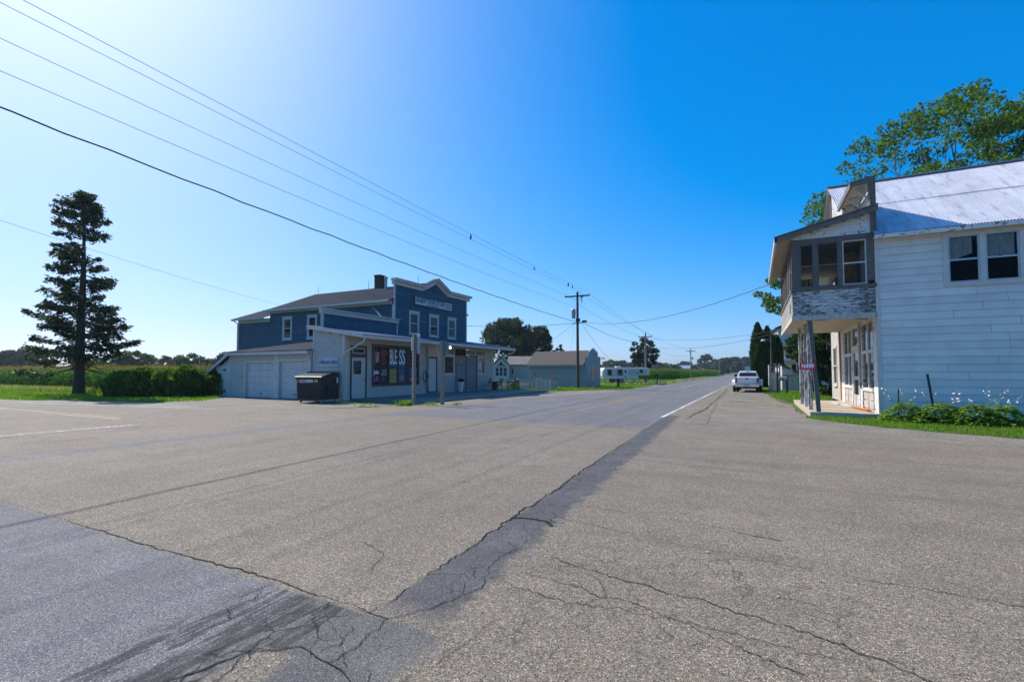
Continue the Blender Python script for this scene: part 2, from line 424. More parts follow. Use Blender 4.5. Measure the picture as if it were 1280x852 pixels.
    # wheel-track polish along the lanes and across the crossing
    st = g.ramp(g.noise(g.coord(scale=(1.0,.05,1)), .9, 6, .6), [(.46, 0), (.74, .30)])
    c = g.mix(g.math('MULTIPLY', st, zone(g, X, -12, -2.4, 1.0)), c, (.095,.086,.077))
    st2 = g.ramp(g.noise(g.coord(scale=(.06,1.0,1)), 1.0, 6, .6), [(.50, 0), (.74, .45)])
    c = g.mix(g.math('MULTIPLY', st2, zone(g, X, -2.4, 40, .8)), c, (.100,.086,.070))
    # alligator cracking in the old strip and beside it
    ve = g.n('ShaderNodeTexVoronoi', feature='DISTANCE_TO_EDGE'); ve.inputs['Scale'].default_value = 3.4
    vd = g.n('ShaderNodeVectorMath', operation='ADD'); g.l(P, vd.inputs[0]); nv = g.n('ShaderNodeTexNoise'); nv.inputs['Scale'].default_value = 3.0; nv.inputs['Detail'].default_value = 6; g.l(P, nv.inputs['Vector'])
    sc_ = g.n('ShaderNodeVectorMath', operation='SCALE'); sc_.inputs['Scale'].default_value = .35; g.l(nv.outputs['Color'], sc_.inputs[0]); g.l(sc_.outputs[0], vd.inputs[1]); g.l(vd.outputs[0], ve.inputs['Vector'])
    al = g.ramp(ve.outputs['Distance'], [(0, 1), (.012, .9), (.022, 0)])
    zn = g.math('MAXIMUM', g.math('MULTIPLY', strip, .9), g.math('MAXIMUM', near, g.math('MULTIPLY', g.math('MULTIPLY', zone(g, Xw, -1.9, 1.2, .5), zone(g, Yw, 2.0, 5.2, .8)), .55)))
    brk = g.ramp(g.noise(P, 1.6, 3), [(.46, 0), (.56, 1)])
    c = g.mix(g.math('MULTIPLY', al, g.math('MULTIPLY', zn, brk)), c, (.02,.019,.019))
    # oil drips
    oil = g.ramp(g.noise(P, 3.3, 3, .5), [(.70, 0), (.76, .55)])
    c = g.mix(oil, c, (.05,.045,.04))
    g.l(c, b.inputs['Base Color'])
    b.inputs['Roughness'].default_value = .82; b.inputs['Specular IOR Level'].default_value = .22
    h = g.math('ADD', g.vor(P, 116, 'Distance'), g.math('MULTIPLY', mid, .5))
    g.bump(b, h, .75, .006)
    return m
M['road'] = road_material()
def gravel_material(name, c0, c1, c2):
    m, nt, b, o = new_mat(name); g = N(nt); P = g.coord()
    cell = g.vor(P, 42, 'Color'); cs = g.n('ShaderNodeSeparateColor'); g.l(cell, cs.inputs[0])
    c = g.ramp(g.noise(P, .7, 6, .62), [(.3, c0), (.52, c1), (.72, c2)])
    c = g.mix(1, c, g.ramp(cs.outputs[0], [(0, .55), (.5, 1), (1, 1.55)]), 'MULTIPLY')
    g.l(c, b.inputs['Base Color']); b.inputs['Roughness'].default_value = .9
    g.bump(b, g.noise(P, 30, 4), .6, .02)
    return m
M['gravel'] = gravel_material('gravel shoulder', (.17,.145,.115), (.235,.205,.165), (.29,.26,.215))
M['apron'] = gravel_material('old driveway', (.155,.130,.100), (.195,.166,.130), (.235,.205,.165))
def ground_material():
    m, nt, b, o = new_mat('grass and soil'); g = N(nt); P = g.coord()
    c = g.ramp(g.noise(P, .8, 6, .6), [(.3, (.045,.085,.014)), (.55, (.075,.125,.020)), (.75, (.115,.14,.038))])
    c = g.mix(g.ramp(g.noise(P, 9, 4), [(.45, 0), (.75, .55)]), c, (.035,.062,.012))
    g.l(c, b.inputs['Base Color']); b.inputs['Roughness'].default_value = .9
    g.bump(b, g.noise(P, 22, 4), .8, .04)
    return m
M['ground'] = ground_material()
M['mark_white'] = peel('worn white road paint', (.62,.62,.60), (.16,.155,.15), .44, (2,2,2), 5, .7, 0)
M['mark_yellow'] = peel('worn yellow road paint', (.44,.30,.085), (.16,.15,.135), .46, (2,2,2), 5, .7, 0)
M['mark_worn'] = peel('nearly worn away road paint', (.44,.43,.41), (.20,.17,.135), .56, (2,2,2), 4, .8, 0)
M['crack'] = simple('open cracks', (.013,.012,.012), .9, .2, 10)
M['tar'] = simple('crack sealer', (.028,.028,.030), .95, .3, 8, spec=.1)

def jag(poly, step=.35, amp=.09, closed=True):
    """ragged version of an outline"""
    out = []; n = len(poly)
    for i in range(n if closed else n-1):
        a = Vector(poly[i]); b = Vector(poly[(i+1) % n]); L = (b-a).length
        k = max(1, int(L/step)); k = min(k, 400)
        nn = Vector((-(b-a).y, (b-a).x)).normalized() if L > 0 else Vector((0,0))
        for j in range(k):
            p = a + (b-a)*j/k
            out.append(tuple(p + nn*(rng.uniform(-amp, amp) if j else 0)))
    if not closed: out.append(poly[-1])
    return out
def sheet(name, poly, z, mat, kind='structure'):
    from mathutils.geometry import tessellate_polygon
    V = [(x, y, z) for x, y in poly]
    tri = tessellate_polygon([[Vector((x, y, 0)) for x, y in poly]])
    def up(t):
        (ax, ay, _), (bx, by, _), (cx, cy, _) = (V[i] for i in t)
        return t if (bx-ax)*(cy-ay) - (by-ay)*(cx-ax) > 0 else tuple(reversed(t))
    me = bpy.data.meshes.new(name); me.from_pydata(V, [], [up(tuple(t)) for t in tri])
    o = link(name, me, mat); o['kind'] = kind
    return o
gx = np.array([-2500,-1200,-600,-300,-150,-80,-40,-20,0,20,40,80,150,300,600,1200,2500], float)
gy = np.array([-400,-150,-60,-20,0,10,20,30,40,60,80,120,200,300,500,900,1600,2600,4000], float)
gv = [(x, y, -.035) for y in gy for x in gx]; nx_ = len(gx)
struct(npmesh('ground', gv, [(j*nx_+i, j*nx_+i+1, (j+1)*nx_+i+1, (j+1)*nx_+i) for j in range(len(gy)-1) for i in range(nx_-1)], M['ground']))
# pavement: highway along Y, crossing road along X, flared corners
pave = [(-2.2,-60),(-12.6,-60),(-12.6,-8),(-16,2.2),(-60,3.4),(-160,3.6),(-160,9.3),(-60,9.6),(-34,9.97),(-29.8,10.9),(-25.5,11.6),(-21.7,12.0),(-18.8,12.6),(-16.2,15.4),(-13.2,19.5),(-12.9,26)]
pave += [(-10.6,33),(-10.3,42),(-9.9,60),(-9.9,120),(-10.0,1500),(-3.2,1500),(-2.6,140),(-2.0,60),(-1.9,30),(-1.4,15.8),(2,14.6),(5,13.9),(12,13.7),(120,13.7),(120,-60)]
struct(sheet('road', jag(pave, .5, .05), 0, M['road']))
struct(sheet('gravel_shoulder', jag([(-160,9.0),(-60,9.2),(-34,9.7),(-25,11),(-18,12.2),(-17.2,15.4),(-19.4,18.9),(-23,19.15),(-29.2,18.4),(-27.3,17.2),(-26.6,15.6),(-27.4,14.1),(-31,13.1),(-34.8,12.7),(-36,11.7),(-42,11.0),(-60,10.9),(-160,10.8)], .4, .10), -.012, M['gravel']))
struct(sheet('driveway', jag([(-27.6,14.2),(-18.4,12.4),(-15.6,17),(-13,19.4),(-12.2,24),(-10.2,30),(-10.2,41),(-11.6,41.6),(-13.0,38.6),(-14.6,35.6),(-14.9,30),(-15.6,20),(-19,18.9),(-22.3,19.25),(-29.6,19.2),(-28.2,17)], .5, .12), -.008, M['apron']))
struct(sheet('gravel_shoulder', jag([(-2.4,13.6),(60,13.4),(60,15.2),(20,15.3),(8,15.6),(5.5,15.8),(3.2,17.1),(2.2,18.3),(1.55,19.6),(1.5,26.5),(1.0,31),(.75,38),(.4,43),(.3,52),(-.6,58),(-2.3,62)], .4, .12), -.010, M['apron']))
struct(sheet('gravel_lot', jag([(-9.8,48),(-10.4,56),(-14,59.5),(-24,62.5),(-34,64),(-34,66),(-22,64.8),(-12.5,62),(-9.8,58)], .5, .2), -.008, M['gravel']))

def ribbon(mb, pts, wdt, z, step=.06, jit=.02, vary=.6):
    """irregular thin ribbon on the ground through pts"""
    P = [Vector(p) for p in pts]; out = []
    off = 0; wv = wdt
    for i in range(len(P)-1):
        a, b = P[i], P[i+1]; L = (b-a).length; k = max(1, int(L/step)); d = (b-a).normalized(); nn = Vector((-d.y, d.x))
        for j in range(k):
            off = off*.82 + rng.uniform(-jit, jit); wv = max(wdt*.25, min(wdt*(1+vary), wv + rng.uniform(-.3,.3)*wdt))
            out.append((a + (b-a)*j/k + nn*off, nn, wv))
    out.append((P[-1], nn, wdt*.3))
    vs = []
    for p, n_, w_ in out:
        vs.append((*(p + n_*w_/2), z)); vs.append((*(p - n_*w_/2), z))
    mb.add(vs, [(2*i, 2*i+1, 2*i+3, 2*i+2) for i in range(len(out)-1)])
def line(name, pts, wdt, mat, z=.004):
    mb = MB(); ribbon(mb, pts, wdt, z, 1.2, .004, .05); return struct(mb.build(name, mat))
line('road_marking', [(-2.95,17.4),(-2.95,60),(-2.95,1400)], .13, M['mark_white'])
line('road_marking', [(-10.35,16.5),(-10.2,30),(-9.7,60),(-9.7,1400)], .12, M['mark_worn'])
line('road_marking', [(-6.5,16.5),(-6.5,60),(-6.5,1400)], .11, M['mark_yellow'])
line('road_marking', [(-6.78,24),(-6.78,60),(-6.78,1400)], .10, M['mark_yellow'])
line('road_marking', [(-16.62,4.7),(-16.68,8.3)], .42, M['mark_worn'])
line('road_marking', [(-19.0,8.45),(-60,8.1),(-160,7.6)], .11, M['mark_yellow'])
line('road_marking', [(-19.6,8.75),(-60,8.4),(-160,7.9)], .11, M['mark_yellow'])
line('road_marking', [(-22,11.35),(-34,9.3),(-60,9.0),(-160,8.8)], .10, M['mark_worn'])
# cracks and sealed seams (points measured on the ground, metres)
ck = MB()
def crack(px, wdt, jit=.02): ribbon(ck, px, wdt*.27, .0055, .022, jit*.7, 1.6)
crack([(-12.5,2.55),(-8.6,2.5),(-7.4,2.5),(-5.2,2.47),(-3.6,2.52),(-2.6,2.5),(-2.15,2.46)], .022, .012)
crack([(-2.3,2.46),(-2.33,3.1),(-2.39,4.6),(-2.46,6.2),(-2.55,8.2),(-2.64,10.4),(-2.74,12.8),(-2.79,14)], .034, .02)
crack([(-2.45,1.45),(-2.62,1.82),(-2.4,1.98),(-2.12,1.95),(-1.92,1.9),(-1.8,1.82)], .024, .012)
crack([(-3.0,.6),(-2.85,1.2),(-2.62,1.82)], .03, .015)
crack([(-2.12,1.95),(-2.1,2.2),(-2.15,2.46),(-1.95,2.75),(-1.85,3.1),(-2.0,3.6),(-1.95,4.2)], .022, .02)
crack([(-1.75,1.75),(-1.62,2.1),(-1.55,2.5),(-1.5,2.8)], .014, .018)
crack([(-2.0,1.96),(-2.22,2.15),(-2.5,2.3),(-2.75,2.36)], .016, .015)
crack([(-2.25,2.0),(-2.18,2.1),(-2.28,2.3)], .014)
crack([(-3.3,2.4),(-3.15,2.25),(-3.2,2.1),(-3.05,2.0)], .02, .02)
crack([(-3.05,2.9),(-2.75,2.95),(-2.5,3.15),(-2.42,3.3)], .012, .015)
crack([(-2.75,2.95),(-2.95,3.3),(-3.3,3.45)], .010, .015)
crack([(-2.3,5.6),(-1.4,5.5),(-.6,5.45),(.2,5.25)], .018, .012)
crack([(-2.0,5.0),(-1.0,4.75),(.5,4.6),(2.2,4.5),(3.4,4.5),(5.5,4.2)], .014, .02)
crack([(1.6,4.55),(2.6,4.75),(3.0,4.72),(3.1,4.85)], .012, .02)
crack([(-1.6,3.9),(-.8,3.7),(.1,3.55),(.9,3.2),(1.8,3.15),(2.6,3.0)], .015, .03)
crack([(-1.7,3.5),(-1.1,3.45),(-.3,3.25),(.2,3.0)], .013, .03)
crack([(-1.9,3.3),(-1.2,3.2),(-.5,3.3),(.6,3.25)], .010, .03)
crack([(-1.2,3.7),(-1.0,3.45),(-1.1,3.2)], .010, .02)
crack([(1.2,2.9),(1.7,2.75),(1.9,2.85)], .010, .02)
crack([(-2.4,8.9),(0,8.6),(3,8.2),(7,7.6)], .022, .02)
crack([(.6,12.0),(3,12.2),(6,12.4),(12,12.3)], .03, .03)
crack([(-1.5,13.6),(.5,13.3),(2.0,13.2)], .05, .05)
crack([(-4.2,14.2),(-3.6,13.9),(-3.4,14.6),(-2.6,15.1)], .05, .06)
crack([(-3.7,16.1),(-3.3,15.7),(-3.0,16.0)], .04, .05)
for i in range(9):
    x = -13.5 - rng.random()*3.5; y = 4.4 + rng.random()*2.6
    crack([(x, y), (x+rng.uniform(-.3,.3), y+rng.uniform(.2,.6)), (x+rng.uniform(-.6,.6), y+rng.uniform(.7,1.1))], .03, .05)
crack([(-17,5.4),(-15.5,5.2),(-14,5.0),(-12.6,5.1)], .03, .06)
crack([(-7.9,2.3),(-7.5,2.15),(-6.6,1.9),(-6.2,1.4)], .012, .03)
crack([(-2.15,17),(-1.95,22),(-2.0,28),(-2.1,36),(-2.3,48)], .10, .04)
struct(ck.build('road_crack', M['crack']))
sm = MB()
ribbon(sm, [(-2.42,4.72),(-2.25,4.80),(-2.05,4.78),(-1.9,4.66)], .035, .0035, .03, .012)
struct(sm.build('tar_seam', M['tar']))
# loose yellow leaves and grit on the pavement
lv = MB()
for i in range(46):
    x = rng.uniform(-6,6); y = rng.uniform(1.6,9); a = rng.random()*6.28; s = rng.uniform(.008,.02)
    c_, s_ = math.cos(a)*s, math.sin(a)*s
    lv.quad((x-c_, y-s_, .008), (x+s_*.5, y-c_*.5, .012), (x+c_, y+s_, .009), (x-s_*.5, y+c_*.5, .014))
lo = lv.build("fallen_leaves", M["parchment"])
tag(lo, 'small yellow leaves scattered over the tan pavement', 'leaves', kind='stuff')

# ---------------------------------------------------------------- wall tools
class Frame:
    """a wall plane: u along the wall, z up, n outwards"""
    def __init__(s, O, U):
        s.O = Vector(O); s.U = Vector(U).normalized(); s.N = s.U.cross(Vector((0,0,1)))
    def p(s, u, z, n=0): return tuple(s.O + s.U*u + s.N*n + Vector((0,0,z)))
    def box(s, mb, u0, u1, z0, z1, n0, n1):
        vs = [s.p(u,z,n) for n in (n0,n1) for z in (z0,z1) for u in (u0,u1)]
        return mb.add(vs, [(0,1,3,2),(4,6,7,5),(0,4,5,1),(2,3,7,6),(0,2,6,4),(1,5,7,3)])
    def quad(s, mb, u0, u1, z0, z1, n=0):
        return mb.quad(s.p(u0,z0,n), s.p(u1,z0,n), s.p(u1,z1,n), s.p(u0,z1,n))
    def text(s, body, u, z, n, size, mat, parent, off, **k):
        o = Vector(s.p(u, z, n)) - Vector(off)
        return lettering(body, size, mat, parent, face_m(o, s.U, (0,0,1)), **k)
def frame_ring(mb, fr, u0, u1, z0, z1, t, n0, n1, tb=None):
    tb = tb or t
    fr.box(mb, u0, u0+t, z0, z1, n0, n1); fr.box(mb, u1-t, u1, z0, z1, n0, n1)
    fr.box(mb, u0+t, u1-t, z0, z0+tb, n0, n1-.003); fr.box(mb, u0+t, u1-t, z1-t, z1, n0, n1-.003)
def siding(fr, span, z0, z1, exp, holes=(), t=.016, joint=0, warp=0):
    """overlapping boards, each a pair of faces; span(z) -> (u0, u1); holes are openings (u0,u1,z0,z1)"""
    mb = MB(); z = z0
    while z < z1 - .005:
        zt = min(z + exp, z1)
        cuts = sorted({z, zt} | {c for h in holes for c in (h[2], h[3]) if z < c < zt})
        for a, b in zip(cuts[:-1], cuts[1:]):
            s0 = span(a); s1 = span(b); u0 = max(s0[0], s1[0]); u1 = min(s0[1], s1[1])
            iv = [(u0, u1)]
            for h in holes:
                if h[2] < (a+b)/2 < h[3]:
                    nv = []
                    for x, y in iv:
                        if h[1] <= x or h[0] >= y: nv.append((x, y)); continue
                        if h[0] > x: nv.append((x, h[0]))
                        if h[1] < y: nv.append((h[1], y))
                    iv = nv
            na = .003 + t*(1 - (a - z)/exp); nb = .003 + t*(1 - (b - z)/exp)
            for x, y in iv:
                parts = [(x, y)]
                if joint:
                    parts = []; q = x
                    while q < y:
                        e = min(y, q + joint*rng.uniform(.5, 1.4)); parts.append((q, e)); q = e
                for x_, y_ in parts:
                    if y_ - x_ < .01: continue
                    g_ = .007 if joint else 0
                    j0 = rng.uniform(-warp, warp); j1 = rng.uniform(-warp, warp)
                    A, B, C, D = fr.p(x_,a+j0,na), fr.p(y_-g_,a+j1,na), fr.p(y_-g_,b,nb), fr.p(x_,b,nb)
                    E, F = fr.p(x_,a,-.002), fr.p(y_-g_,a,-.002)
                    n = len(mb.v); mb.v += [A,B,C,D,E,F]; mb.f += [(n,n+1,n+2,n+3),(n+4,n+5,n+1,n)]
        z = zt
    return mb
def window(root, fr, off, u0, u1, z0, z1, trim_mat, pane_mat, trim=.10, proud=.05, sill=True, hood=0, rail=True, sash_mat=None, inset=.02, mullions=0, curtain=None, name='window', sash_t=.045):
    mb = MB(); frame_ring(mb, fr, u0, u1, z0, z1, trim, -.03, proud)
    if hood: fr.box(mb, u0-.05, u1+.05, z1, z1+hood, -.03, proud+.05)
    f = mb.build(name, trim_mat, root, off, bevel=0)
    a, b, c, d = u0+trim, u1-trim, z0+trim, z1-trim
    if sill:
        s = MB(); fr.box(s, u0-.04, u1+.04, z0-.05, z0-.003, -.02, proud+.05); s.build('sill', trim_mat, f, off)
    s = MB(); frame_ring(s, fr, a, b, c, d, sash_t, -.03, inset+.012)
    if rail: fr.box(s, a+sash_t, b-sash_t, (c+d)/2-.03, (c+d)/2+.03, -.03, inset+.009)
    for k in range(mullions):
        x = a + (b-a)*(k+1)/(mullions+1); fr.box(s, x-.03, x+.03, c+sash_t, d-sash_t, -.03, inset+.006)
    s.build('sash', sash_mat or trim_mat, f, off)
    p = MB(); fr.quad(p, a+.01, b-.01, c+.01, d-.01, inset-.022 if inset > .01 else -.02); p.build('pane', pane_mat, f, off)
    if curtain:
        cz0, cz1 = curtain; cm = MB(); k = 14
        for i in range(k):
            x0 = a + (b-a)*i/k; x1 = a + (b-a)*(i+1)/k
            n0 = -.07 + .02*math.sin(i*2.1); n1 = -.07 + .02*math.sin((i+1)*2.1)
            cm.quad(fr.p(x0, cz0, n0), fr.p(x1, cz0, n1), fr.p(x1, cz1, n1), fr.p(x0, cz1, n0))
        cm.build('curtain', M['curtain'], f, off)
    return f
def corrugated(P0, Udir, Sdir, width, length, pitch, amp, nrow=3):
    """ribbed sheet: ribs run along Sdir (down the slope), waves across Udir"""
    U = np.array(Vector(Udir).normalized()); Sx = np.array(Vector(Sdir).normalized()); Nn = np.cross(U, Sx); Nn = Nn if Nn[2] > 0 else -Nn
    nu = int(width/pitch*6); u = np.linspace(0, width, nu+1); s = np.linspace(0, length, nrow+1)
    h = amp*np.sin(u/pitch*2*PI)
    V = np.array(P0)[None,None,:] + u[None,:,None]*U + s[:,None,None]*Sx + h[None,:,None]*Nn
    V = V.reshape(-1,3); k = nu+1; i, j = np.meshgrid(np.arange(nrow), np.arange(nu), indexing='ij'); a = (i*k + j).ravel()
    return V, np.stack([a, a+1, a+k+1, a+k], 1)

# ---------------------------------------------------------------- the country store
OFF = (-26, 27.5, 0)
store = thing('country_store', 'long country store with blue clapboard false front, white lower storefront and garage wing', 'store', OFF)
def lap_underside(o, mat):
    """gives the undersides of the board laps a second, darker colour"""
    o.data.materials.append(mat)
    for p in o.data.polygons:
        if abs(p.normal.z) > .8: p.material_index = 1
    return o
def sp(name, mb, mat, parent=None, **k): return mb.build(name, M[mat] if isinstance(mat, str) else mat, parent or store, OFF, **k)
front = Frame((-22.6,26.2,0), (0,1,0))       # false front, faces the highway
side = Frame((-39.8,26.2,0), (1,0,0))        # long blue wall facing the crossing road
shop = Frame((-20,19.25,0), (0,1,0))         # white storefront under the canopy
end_ = Frame((-22.4,19.2,0), (1,0,0))        # white end wall with the small sign
gar = Frame((-29.9,19.15,0), (1,0,0))        # garage wing
# blue walls
H = [(1.62,2.82,4.25,6.1),(4.04,5.32,4.25,6.1),(6.54,7.8,4.25,6.1)]
def fspan(z):
    if z <= 7.8: return (0, 9.5)
    k = (z-7.8)/1.0; return (3.1+1.7*k, 6.5-1.7*k)
lap_underside(sp('front_wall', siding(front, fspan, 4.0, 8.72, .115, H), 'blue_siding'), M['lap_dark'])
HS = [(5.7,6.8,4.1,6.0),(8.55,9.62,4.1,6.0)]
sp('side_wall', siding(side, lambda z: (0 if z < 5.86 else 4.1, 17.2), 2.6, 6.62, .115, HS, joint=6), 'blue_siding')
b = MB(); b.box(-39.8,-39.7,26.35,34.5,0,5.9); b.box(-35.8,-22.8,35.6,35.75,0,6.6); b.box(-35.75,-35.65,26.3,35.6,5.5,6.6); b.box(-22.75,-22.65,26.3,35.65,0,4.1)
b.prism([(26.2,6.6),(35.7,6.6),(30.95,8.5)], lambda p,q,t: (t,p,q), -35.72, -35.62)
b.prism([(26.3,6.6),(35.6,6.6),(30.95,8.5)], lambda p,q,t: (t,p,q), -22.85, -22.7)
sp('rear_wall', b, 'blue_siding')
# corner boards and frieze
b = MB()
front.box(b, 9.38, 9.52, 4.0, 7.84, -.02, .03); sp('trim', b, 'white_clean'); b = MB(); front.box(b, -.02, .12, 4.0, 7.84, -.02, .03)
side.box(b, 0, .10, 2.6, 5.86, -.02, .03); side.box(b, 17.06, 17.2, 4.0, 6.3, -.02, .028)
side.box(b, 0, 4.1, 5.70, 6.0, -.02, .05); side.box(b, 4.1, 17.05, 6.36, 6.64, -.02, .05)
sp('trim', b, 'white_clean')
# cornice following the false front's raised centre
top = [(25.95,8.02),(29.35,8.02),(31.0,8.82),(32.65,8.05),(36.0,8.06)]
b = MB()
for (y0,z0),(y1,z1) in zip(top[:-1], top[1:]):
    b.bar((-22.42,y0,z0), (-22.42,y1,z1), .46, .13); b.bar((-22.53,y0,z0-.19), (-22.53,y1,z1-.19), .16, .24)
sp('cornice', b, 'white_clean')
b = MB()
for (y0,z0),(y1,z1) in zip(top[:-1], top[1:]): b.bar((-22.44,y0,z0+.085), (-22.44,y1,z1+.085), .56, .04)
sp('cornice_cap', b, 'roof_tin')
b = MB(); front.box(b, 4.62, 4.80, 7.86, 8.06, 0, .04); sp('vent', b, 'dark_room')
# roofs
sl_ = math.hypot(4.95+.3, 2.06)
V1, F1 = corrugated((-35.95,30.95,8.66), (1,0,0), (0,-5.25,-2.13), 13.3, 5.66, .21, .022)
V2, F2 = corrugated((-35.95,30.95,8.66), (1,0,0), (0,5.25,-2.13), 13.3, 5.66, .21, .022)
store_roof = npmesh('roof', np.concatenate([V1,V2]), np.concatenate([F1, F2+len(V1)]), M['roof_tin'], store, OFF)
V1, F1 = corrugated((-40.2,30.6,7.85), (1,0,0), (0,-4.85,-1.82), 4.5, 5.15, .21, .022)
npmesh('rear_roof', V1, F1, M['roof_tin'], store, OFF)
b = MB(); b.box(-35.95,-22.7,25.68,25.74,6.46,6.62); b.box(-40.2,-35.95,25.76,25.82,5.92,6.06); b.box(-35.95,-22.7,25.74,26.15,6.47,6.50)
sp('fascia', b, 'white_clean')
for x, y, z in ((-35.6,30.95,8.6),(-29.5,30.95,8.6),(-24.2,30.95,8.6)):
    b = MB(); b.tube([(x,y,z),(x,y,z+.75)], .018, 5); b.lathe([(.0,-.05),(.05,0),(0,.05)], (x,y,z+.35), 8, cap=False); sp('lightning_rod', b, 'galv_grey', store_roof)
b = MB(); b.box(-28.55,-27.95,30.62,31.22,7.9,9.62); ch = sp('chimney', b, 'brick_dark', store_roof)
b = MB(); b.box(-28.6,-27.9,30.57,31.27,9.62,9.71); sp('chimney_cap', b, 'brick_dark', store_roof)
b = MB(); b.lathe([(.10,7.9),(.10,9.2),(.15,9.2),(.15,9.32),(.02,9.38)], (-26.9,30.2,0), 10); sp('vent_pipe', b, 'galv_grey', store_roof)
# blue-wall windows
for k, (u0,u1,z0,z1) in enumerate(H):
    window(store, front, OFF, u0+.02, u1-.02, z0+.05, z1-.09, M['white_clean'], M['glass'], .13, .06, hood=.07)
for (u0,u1,z0,z1) in HS:
    window(store, side, OFF, u0, u1, z0+.03, z1-.03, M['white_clean'], M['glass'], .15, .06, hood=.05)
# main sign (its small lines are too fine to read in the photograph: worn strokes only)
def worn_line(fr, u0, u1, z, h, n, mat, parent, seed):
    r_ = random.Random(seed); b = MB(); u = u0
    while u < u1:
        w_ = r_.uniform(.03,.06); fr.box(b, u, min(u+w_,u1), z-h/2*r_.uniform(.6,1), z+h/2*r_.uniform(.6,1), n, n+.004); u += w_ - .002
    return sp('lettering', b, mat, parent)
b = MB(); front.box(b, 2.17, 7.12, 6.56, 7.26, .03, .10); sg = sp('main_sign', b, 'black_letter')
b = MB(); front.box(b, 2.24, 7.05, 6.62, 7.20, .10, .112); sp('sign_face', b, 'sign_white', sg)
front.text('GILBERTSONS STORE', 4.17, 6.985, .114, .52, M['black_letter'], sg, OFF, bold=.013, width=3.75)
worn_line(front, 3.7, 5.15, 6.70, .075, .113, 'black_letter', sg, 31)
b = MB(); frame_ring(b, front, 6.12, 6.98, 6.66, 7.16, .015, .112, .118); sp('sign_border', b, 'black_letter', sg)
worn_line(front, 6.22, 6.88, 7.03, .11, .113, 'black_letter', sg, 32)
worn_line(front, 6.26, 6.84, 6.80, .11, .113, 'black_letter', sg, 33)
# low parapet beside the false front
par = Frame((-22.4,19.75,0), (0,1,0))
sp('parapet', siding(par, lambda z: (0,6.62), 4.05, 4.98, .115), 'blue_siding')
b = MB(); b.box(-22.5,-22.41,19.76,26.3,4.0,5.0); sp('parapet_back', b, 'blue_siding')
b = MB(); par.box(b, -.10, 6.68, 4.97, 5.20, -.10, .07); par.box(b, -.18, 6.74, 5.20, 5.27, -.14, .20); par.box(b, -.02, .13, 4.0, 4.97, -.06, .03); par.box(b, 6.52, 6.62, 4.0, 4.97, -.02, .025)
sp('parapet_cornice', b, 'white_clean')
b = MB(); b.bar((-22.45,24.9,5.2),(-24.6,26.15,6.3),.06,.06); sp('brace', b, 'galv_grey')
# white storefront: wall, canopy roof
yd = lambda y: y - 19.25
OP = [(.38,1.62,.08,3.05),(2.05,6.45,.72,3.2),(7.36,8.48,.2,2.62),(9.26,10.68,1.34,3.26),(10.76,12.24,.0,3.3),(12.26,13.92,.0,3.3),(13.88,15.2,1.34,3.3)]
sp('storefront_wall', siding(shop, lambda z: (0,16.55), .04, 3.62, .115, OP, t=.012), 'white_paint')
b = MB(); b.box(-22.3,-20.2,35.7,35.8,0,3.9); sp('storefront_wall', b, 'white_paint')
sp('end_wall', siding(end_, lambda z: (0, 2.4 if z < 3.66 else max(.02, 2.4-(z-3.66)/.15)), .04, 4.02, .115, t=.012), 'white_paint')
b = MB(); shop.box(b, -.02, .17, .0, 3.6, -.02, .035); end_.box(b, 2.27, 2.435, .0, 3.6, -.02, .03); end_.box(b, -.02, .1, .0, 3.95, -.02, .03)
shop.box(b, .17, 16.5, -.02, .14, -.02, .028); shop.box(b, 16.38, 16.56, 0, 3.5, -.02, .035); end_.box(b, .1, 2.27, -.02, .14, -.02, .026)
sp('trim', b, 'white_clean')
def can_z(x): return 3.46 + .15*(-18.4 - x)
b = MB(); b.prism([(-18.45,can_z(-18.45)),(-22.75,can_z(-22.75)),(-22.75,can_z(-22.75)+.09),(-18.45,can_z(-18.45)+.09)], lambda p,q,t: (p,t,q), 19.02, 36.9)
canopy = sp('canopy', b, 'white_clean')
V1, F1 = corrugated((-18.32,18.98,can_z(-18.32)+.115), (0,1,0), (-1,0,.15), 17.96, 4.45, .25, .014)
npmesh('canopy_roofing', V1, F1, M['roof_blue'], canopy, OFF)
b = MB(); b.box(-18.46,-18.36,19.0,36.92,3.36,3.53); b.prism([(-18.45,can_z(-18.45)-.08),(-22.7,can_z(-22.7)-.08),(-22.7,can_z(-22.7)+.10),(-18.45,can_z(-18.45)+.10)], lambda p,q,t: (p,t,q), 18.95, 19.015)
sp('gutter', b, 'white_clean', canopy)
b = MB(); b.tube([(-18.42,19.12,3.40),(-18.5,19.12,3.2),(-19.9,19.13,2.62),(-20.02,19.12,2.5),(-20.02,19.12,.45),(-19.8,19.0,.22),(-19.3,18.6,.1)], .05, 8)
sp('downspout', b, 'white_clean', canopy)
b = MB(); b.tube([(-18.42,36.75,3.40),(-18.5,36.7,3.2),(-19.85,35.95,2.75),(-19.96,35.86,2.6),(-19.96,35.86,.2)], .05, 8); sp('downspout', b, 'white_clean', canopy)
b = MB(); b.lathe([(.02,3.38),(.06,3.34),(.075,3.27),(.05,3.21),(.0,3.19)], (-19.3,28.35,0), 10, cap=False); sp('bulb', b, 'lamp_glow', canopy)
